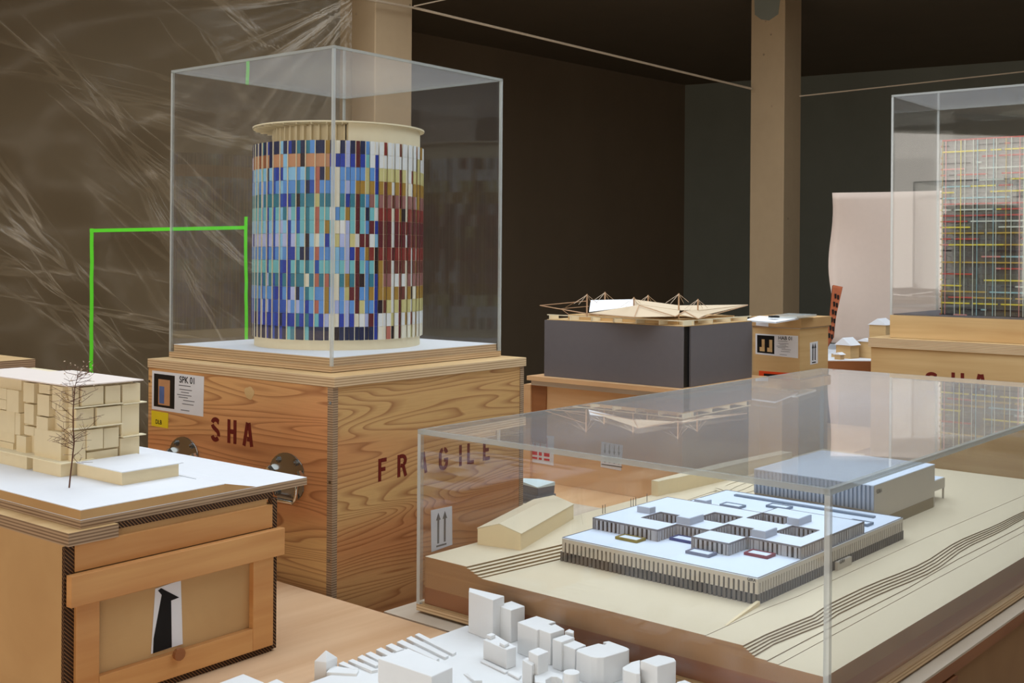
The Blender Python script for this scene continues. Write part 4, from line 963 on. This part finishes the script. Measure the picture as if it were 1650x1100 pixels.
# pale board with a layered slate block, seen through the low cover
bd = Frame('plywood_board', 'pale plywood board lying low between the crates, slate block standing on it', 'board', (.03, 3.17), -.775, PYW)
B(-.17, .20, -.13, .42, -.725, -.703).build('sheet', 'board_grey', bd); B(-.16, .19, -.12, .41, -.775, -.7253).build('frame', 'mdf_dark', bd)
lp = aty(866, 790, 3.30); lb = Frame('layered_block', 'small grey striped stack of layered slate with a pale wavy top', 'block', (lp.x, lp.y), -.703, PYW)
rk = random.Random(2)
for k in range(7):
    zz = -.703 + k*.0075; j = rk.uniform(-.004, .004); MB().prism([(-.035+j, -.028), (.03, -.04+j), (.045+j, .03), (-.02, .045-j)], zz, zz+.0068).build('layer', 'slate', lb)
MB().prism([(-.035, -.028), (.03, -.04), (.045, .03), (.0, .05), (-.02, .045)], -.6505, [-.648, -.640, -.643, -.637, -.642]).build('top_layer', 'paleblue', lb)
st_ = Frame('side_stand', 'low grey stand under the plywood board beside the FRAGILE crate', 'stand', (.03, 3.17), -H, PYW)
B(-.14, .16, -.10, .38, -H, -.7755).build('body', 'mdf_dark', st_)

# ------------------------------------------------------------------ cardboard box with papers
hbF = aty(1289, 510, 4.0); hb = Frame('storage_box', 'lidded tan box with photo label and two black up arrows, papers on top', 'box', (hbF.x, hbF.y), -.7255, PYW)
hw_, hd_ = .23, .18; zl0, zl1 = -.2385, -.205
B(0, hw_, 0, hd_, -.725, zl0-.004).build('body', 'birch', hb)
B(-.008, hw_+.008, -.008, hd_+.008, zl0, zl1).build('lid', 'mdf', hb, bevel=.001); B(-.003, hw_+.003, -.003, hd_+.003, zl0-.004, zl0).build('lid_lip', 'board_grey', hb)
hfx, hfy = Face(hb, 'x', 0), Face(hb, 'y', 0)
label_card(hfx, hb, ((1217.5, 537), (1286, 541), (1286, 577), (1217.5, 570)), 'HAB 01', 'box')
P = [hfx.px(*q) for q in ((1223, 597), (1275, 601), (1275, 612), (1223, 609))]; mb = MB(); hfx.poly(mb, P[::-1], 0, .0008); oo = mb.build('orange_label', 'orange_label', hb); m2_ = MB(); sA, zA = hfx.px(1231, 606); hfx.rect(m2_, sA, sA+.07, zA, zA+.010, .0008, .0014); sub(oo, m2_, 'black_print', 'ink')
P = [hfy.px(*q) for q in ((1305, 552), (1317.5, 549.5), (1317.5, 585), (1305.5, 587.5))]; mb = MB(); hfy.poly(mb, P[::-1], 0, .0008); oo = mb.build('arrow_label', 'paper', hb)
am = MB(); sc = (P[0][0]+P[1][0])/2; h0, h1 = P[3][1], P[0][1]
for dx in (-.009, .009): arrow(hfy, am, sc+dx, h0+.014, h1-.003, .0065, .016, .0008, .0014)
hfy.rect(am, sc-.015, sc+.015, h0+.005, h0+.009, .0008, .0014); sub(oo, am, 'arrows', 'ink')
P = [hfx.px(*q) for q in ((1220, 518), (1240, 520.5), (1240, 526), (1220, 524))]; mb = MB(); Face(hb, 'x', -.008).poly(mb, P[::-1], 0, .0008); mb.build('small_label', 'paper', hb)
pp = [atz(u, v, zl1+.0006) for u, v in ((1196, 517.5), (1250, 521), (1287, 514.5), (1222, 510))]
pps = Frame('paper_sheets', 'white paper sheets jutting over the left edge of the tan box lid', 'paper', (pp[1].x, pp[1].y), zl1+.0005, 0)
MB().prism([pps.local(p)[:2] for p in pp], zl1+.0005, zl1+.003).build('sheet', 'paper', pps)
MB().prism([(pps.local(p)*.93)[:2] for p in pp], zl1+.0032, zl1+.0052).build('sheet', 'white_card', pps)
q1 = [atz(u, v, zl1+.0058) for u, v in ((1238, 512), (1284, 513), (1316, 509), (1270, 507))]
fo = Frame('clear_folder', 'clear plastic folder with a dark clip lying on the tan box lid', 'folder', (q1[1].x, q1[1].y), zl1+.0055, 0)
MB().prism([fo.local(p)[:2] for p in q1], zl1+.0055, zl1+.012).build('sleeve', 'acrylic_edge', fo)
cq = fo.local(atz(1246, 511, zl1+.012)); MB().box(cq.x-.012, cq.x+.016, cq.y-.02, cq.y+.02, zl1+.0121, zl1+.017).build('clip', 'black', fo)

# ------------------------------------------------------------------ grid tower under the right hand cover
RLp = aty(1434, 507, 4.4); rr_, rl_ = axes(PYW); RWd, RDp = .95, .50
RF = Vector((RLp.x, RLp.y)) - rl_*RWd; zb0 = RLp.z; zt0 = aty(1434, 153, 4.4).z
rc = Frame('transport_crate', 'birch plywood crate stencilled SHA below the grid tower, behind the low acrylic cover', 'crate', RF - rr_*.04 - rl_*.04, -H, PYW)
zct = aty(1434, 543.5, 4.4).z
B(-.02, RDp+.10, -.02, RWd+.10, zct-.035, zct).build('lid', 'ply_edge', rc); B(-.012, RDp+.09, -.012, RWd+.092, -H, zct-.0352).build('body', 'birch', rc)
rfx = Face(rc, 'x', -.012); stencil(rfx, 'SHA', ((1490, 634), (1532, 636), (1568, 638)), rc, .082, w=.15)
gt = Frame('grid_tower_model', 'slab tower model wrapped in a coloured lattice under the right hand cover', 'architectural model', RF, zct+.001, PYW)
B(0, RDp, 0, RWd, zct+.001, zb0-.0004).build('base_box', 'birch', gt); B(.01, RDp-.01, .01, RWd-.01, zb0, zb0+.004).build('ground', 'fibre_grey', gt)
gx0, gx1, gy0, gy1 = .08, .22, .12, RWd-.163; gz1 = aty(1518, 228, 4.36).z
t = NT('tower_glass'); dk = t.bsdf(rgb(104, 104, 98), .06, .9); tb_ = t.n('BsdfTransparent'); tb_.inputs[0].default_value = (.75, .75, .74, 1); mx = t.n('MixShader'); mx.inputs[0].default_value = .6
t.t.links.new(tb_.outputs[0], mx.inputs[1]); t.t.links.new(dk, mx.inputs[2]); t.done(mx.outputs[0])
B(gx0+.004, gx1-.004, gy0+.004, gy1-.004, zb0+.004, gz1).build('glass_body', 'tower_glass', gt)
nf = 30; fh = (gz1-zb0-.004)/nf
for k in range(0, nf+1): B(gx0+.006, gx1-.006, gy0+.006, gy1-.006, zb0+.0042+fh*k, zb0+.0062+fh*k).build('floor_plate', 'fibre_grey', gt)
LC = dict(lat_red=(176, 66, 56), lat_yellow=(214, 196, 70), lat_white=(190, 194, 182), lat_pink=(204, 136, 128), lat_blue=(142, 178, 182), lat_dark=(40, 30, 34), lat_ochre=(176, 146, 62))
for k, c in LC.items(): plain(k, rgb(*c), .5, .03)
lks = list(LC); lat = MB(); rl2 = random.Random(9)
for k in range(nf+1):
    z = zb0 + .006 + fh*k; y = gy0; c = rl2.randrange(len(lks))
    while y < gy1:
        L_ = rl2.choice((.02, .05, .09, .14, .2)); y2 = min(gy1, y+L_)
        if rl2.random() < (1.0 if k in (nf, 2, nf-2) else .74):
            lat.cur = 0 if k == nf else (1 if k in (2, nf-2) else rl2.choice((c, c, c, rl2.randrange(len(lks))))); lat.box(gx0-.003, gx0+.003, y, y2-.002, z-.0026, z+.0026)
        y = y2 + (.01 if rl2.random() < .3 else 0)
    x = gx0
    while x < gx1: lat.cur = rl2.randrange(len(lks)); lat.box(x, x+.028, gy1-.003, gy1+.003, z-.0026, z+.0026); x += .034
lat.build('lattice_bars', lks, gt, kind='stuff')
for k in range(30):
    y = gy0 + (gy1-gy0)*(k + rl2.uniform(-.3, .3))/29; y = min(max(y, gy0+.003), gy1-.003)
    B(gx0-.005, gx0-.0031, y-.0012, y+.0012, zb0+.006, gz1).build('lattice_post', rl2.choice(('lat_yellow', 'lat_white', 'lat_ochre', 'lat_blue', 'lat_white', 'lat_pink')), gt)
for k in range(4): B(gx0+.02+.035*k, gx0+.024+.035*k, gy1+.0031, gy1+.005, zb0+.006, gz1).build('lattice_post', rl2.choice(('lat_red', 'lat_ochre', 'lat_dark')), gt)
rcov = Frame('acrylic_cover', 'tall clear acrylic cover at the right edge over the grid tower', 'display case', RF, zb0, PYW)
cover(rcov, RDp, RWd, zb0, zt0, .008)

# ------------------------------------------------------------------ far table: paper panel, brick slab, small houses
tz = -.449; ft0 = aty(1322, 590, 5.15)
ftb = Frame('work_table', 'distant wooden table with small house models between the tan box and SHA crate', 'table', (ft0.x, ft0.y), -H, 0)
B(0, 1.3, 0, 1.0, tz-.06, tz-.004).build('table_top', 'brown_wood', ftb); B(0, 1.3, 0, 1.0, tz-.0038, tz).build('white_ground', 'white_card', ftb)
for x in (.03, 1.2):
    for y in (.03, .9): B(x, x+.06, y, y+.06, -H, tz-.06).build('leg', 'brown_wood', ftb)
def house(u, w, d, h, rh, Y, label, yaw=.7):
    p = aty(u, 580, Y); f_ = Frame('house_block', label, 'architectural model', (p.x, p.y), tz, yaw, 'small house models on the distant table')
    B(0, w, 0, d, tz, tz+h).build('body', 'birch', f_); mb = MB(); o_ = .006
    vv = [(-o_, -o_, tz+h), (w+o_, -o_, tz+h), (w+o_, d+o_, tz+h), (-o_, d+o_, tz+h), (-o_, d/2, tz+h+rh), (w+o_, d/2, tz+h+rh)]
    mb.add(vv, [(3, 2, 1, 0), (0, 1, 5, 4), (2, 3, 4, 5), (0, 4, 3), (1, 2, 5)]); mb.build('roof', 'white_card', f_)
house(1370, .07, .075, .060, .034, 5.22, 'tan block house with white pitched roof beside the tan box')
house(1406, .10, .08, .075, .016, 5.24, 'tan block house with flat white roof next to the SHA crate')
house(1354, .03, .03, .022, .010, 5.17, 'tiny low house in front of the white roofed block')
house(1347, .03, .025, .016, .008, 5.3, 'tiniest house at the left end of the far table')
house(1427, .10, .08, .14, .030, 5.45, 'taller block house with white roof peeking above the birch crate', .9)
# leaning panels
def leaning(name, label, cat, px, Y, th, mat, wav=0.0, back=0.12):
    P = [aty(u, v, Y + (back if i in (0, 1) else 0)) for i, (u, v) in enumerate(px)]     # TL TR BR BL
    fr = Frame(name, label, cat, (P[3].x, P[3].y), P[3].z if P[3].z < P[2].z else P[2].z, 0); mb = MB(); nx, nz = 14, 20; vs = []
    TL, TR, BR_, BL = (fr.local(p) for p in P)
    for j in range(nz+1):
        for i in range(nx+1):
            s, t_ = i/nx, j/nz; q = (BL.lerp(BR_, s)).lerp(TL.lerp(TR, s), t_); e = (1-s)**3
            q = q + Vector((wav*e*math.sin(t_*9+.5)*.35, -wav*(math.sin(t_*7+s*3)*e + .3*math.sin(s*6+t_*2)), 0)); vs.append(q)
    mb.add(vs, [(j*(nx+1)+i, j*(nx+1)+i+1, (j+1)*(nx+1)+i+1, (j+1)*(nx+1)+i) for j in range(nz) for i in range(nx)])
    o = mb.build('sheet', mat, fr, smooth=True); m_ = o.modifiers.new('thickness', 'SOLIDIFY'); m_.thickness = th; m_.offset = 1; return fr
leaning('poster_board', 'large pale sheet of paper board leaning behind the small house models', 'panel', ((1339, 311), (1520, 307), (1520, 556), (1338, 552)), 5.75, .004, 'paper_sheet', .03)
bk = leaning('brick_facade_model', 'narrow terracotta facade model with dark windows leaning beside the paper panel', 'architectural model', ((1343, 459), (1358, 462), (1340, 541), (1331, 560)), 5.5, .02, 'brick_red', 0, .06)
wm = MB()
for k in range(6):
    for c in range(2):
        t_ = (k+.6)/6.6; u = 1332 + (1345-1332)*t_ + 3 + 4.2*c; v = 548 - 84*t_ + 2*c; p = bk.local(aty(u, v, 5.5 + .06*t_ - .004)); wm.box(p.x-.004, p.x+.004, p.y-.004, p.y+.006, p.z-.011, p.z+.011)
wm.build('window_openings', 'window_dark', bk, kind='stuff')

# ------------------------------------------------------------------ crate at the far left edge
lp = aty(57, 578, 2.75); lc_ = Frame('transport_crate', 'plywood crate top just visible at the far left behind the house model', 'crate', (lp.x - .75*math.cos(.9), lp.y - .75*math.sin(.9)), -H, .9)
zl_ = lp.z
B(0, .75, 0, .6, zl_-.02, zl_).build('lid', 'ply_edge_dark', lc_); B(.01, .74, .01, .59, -H, zl_-.0203).build('body', 'mdf', lc_)
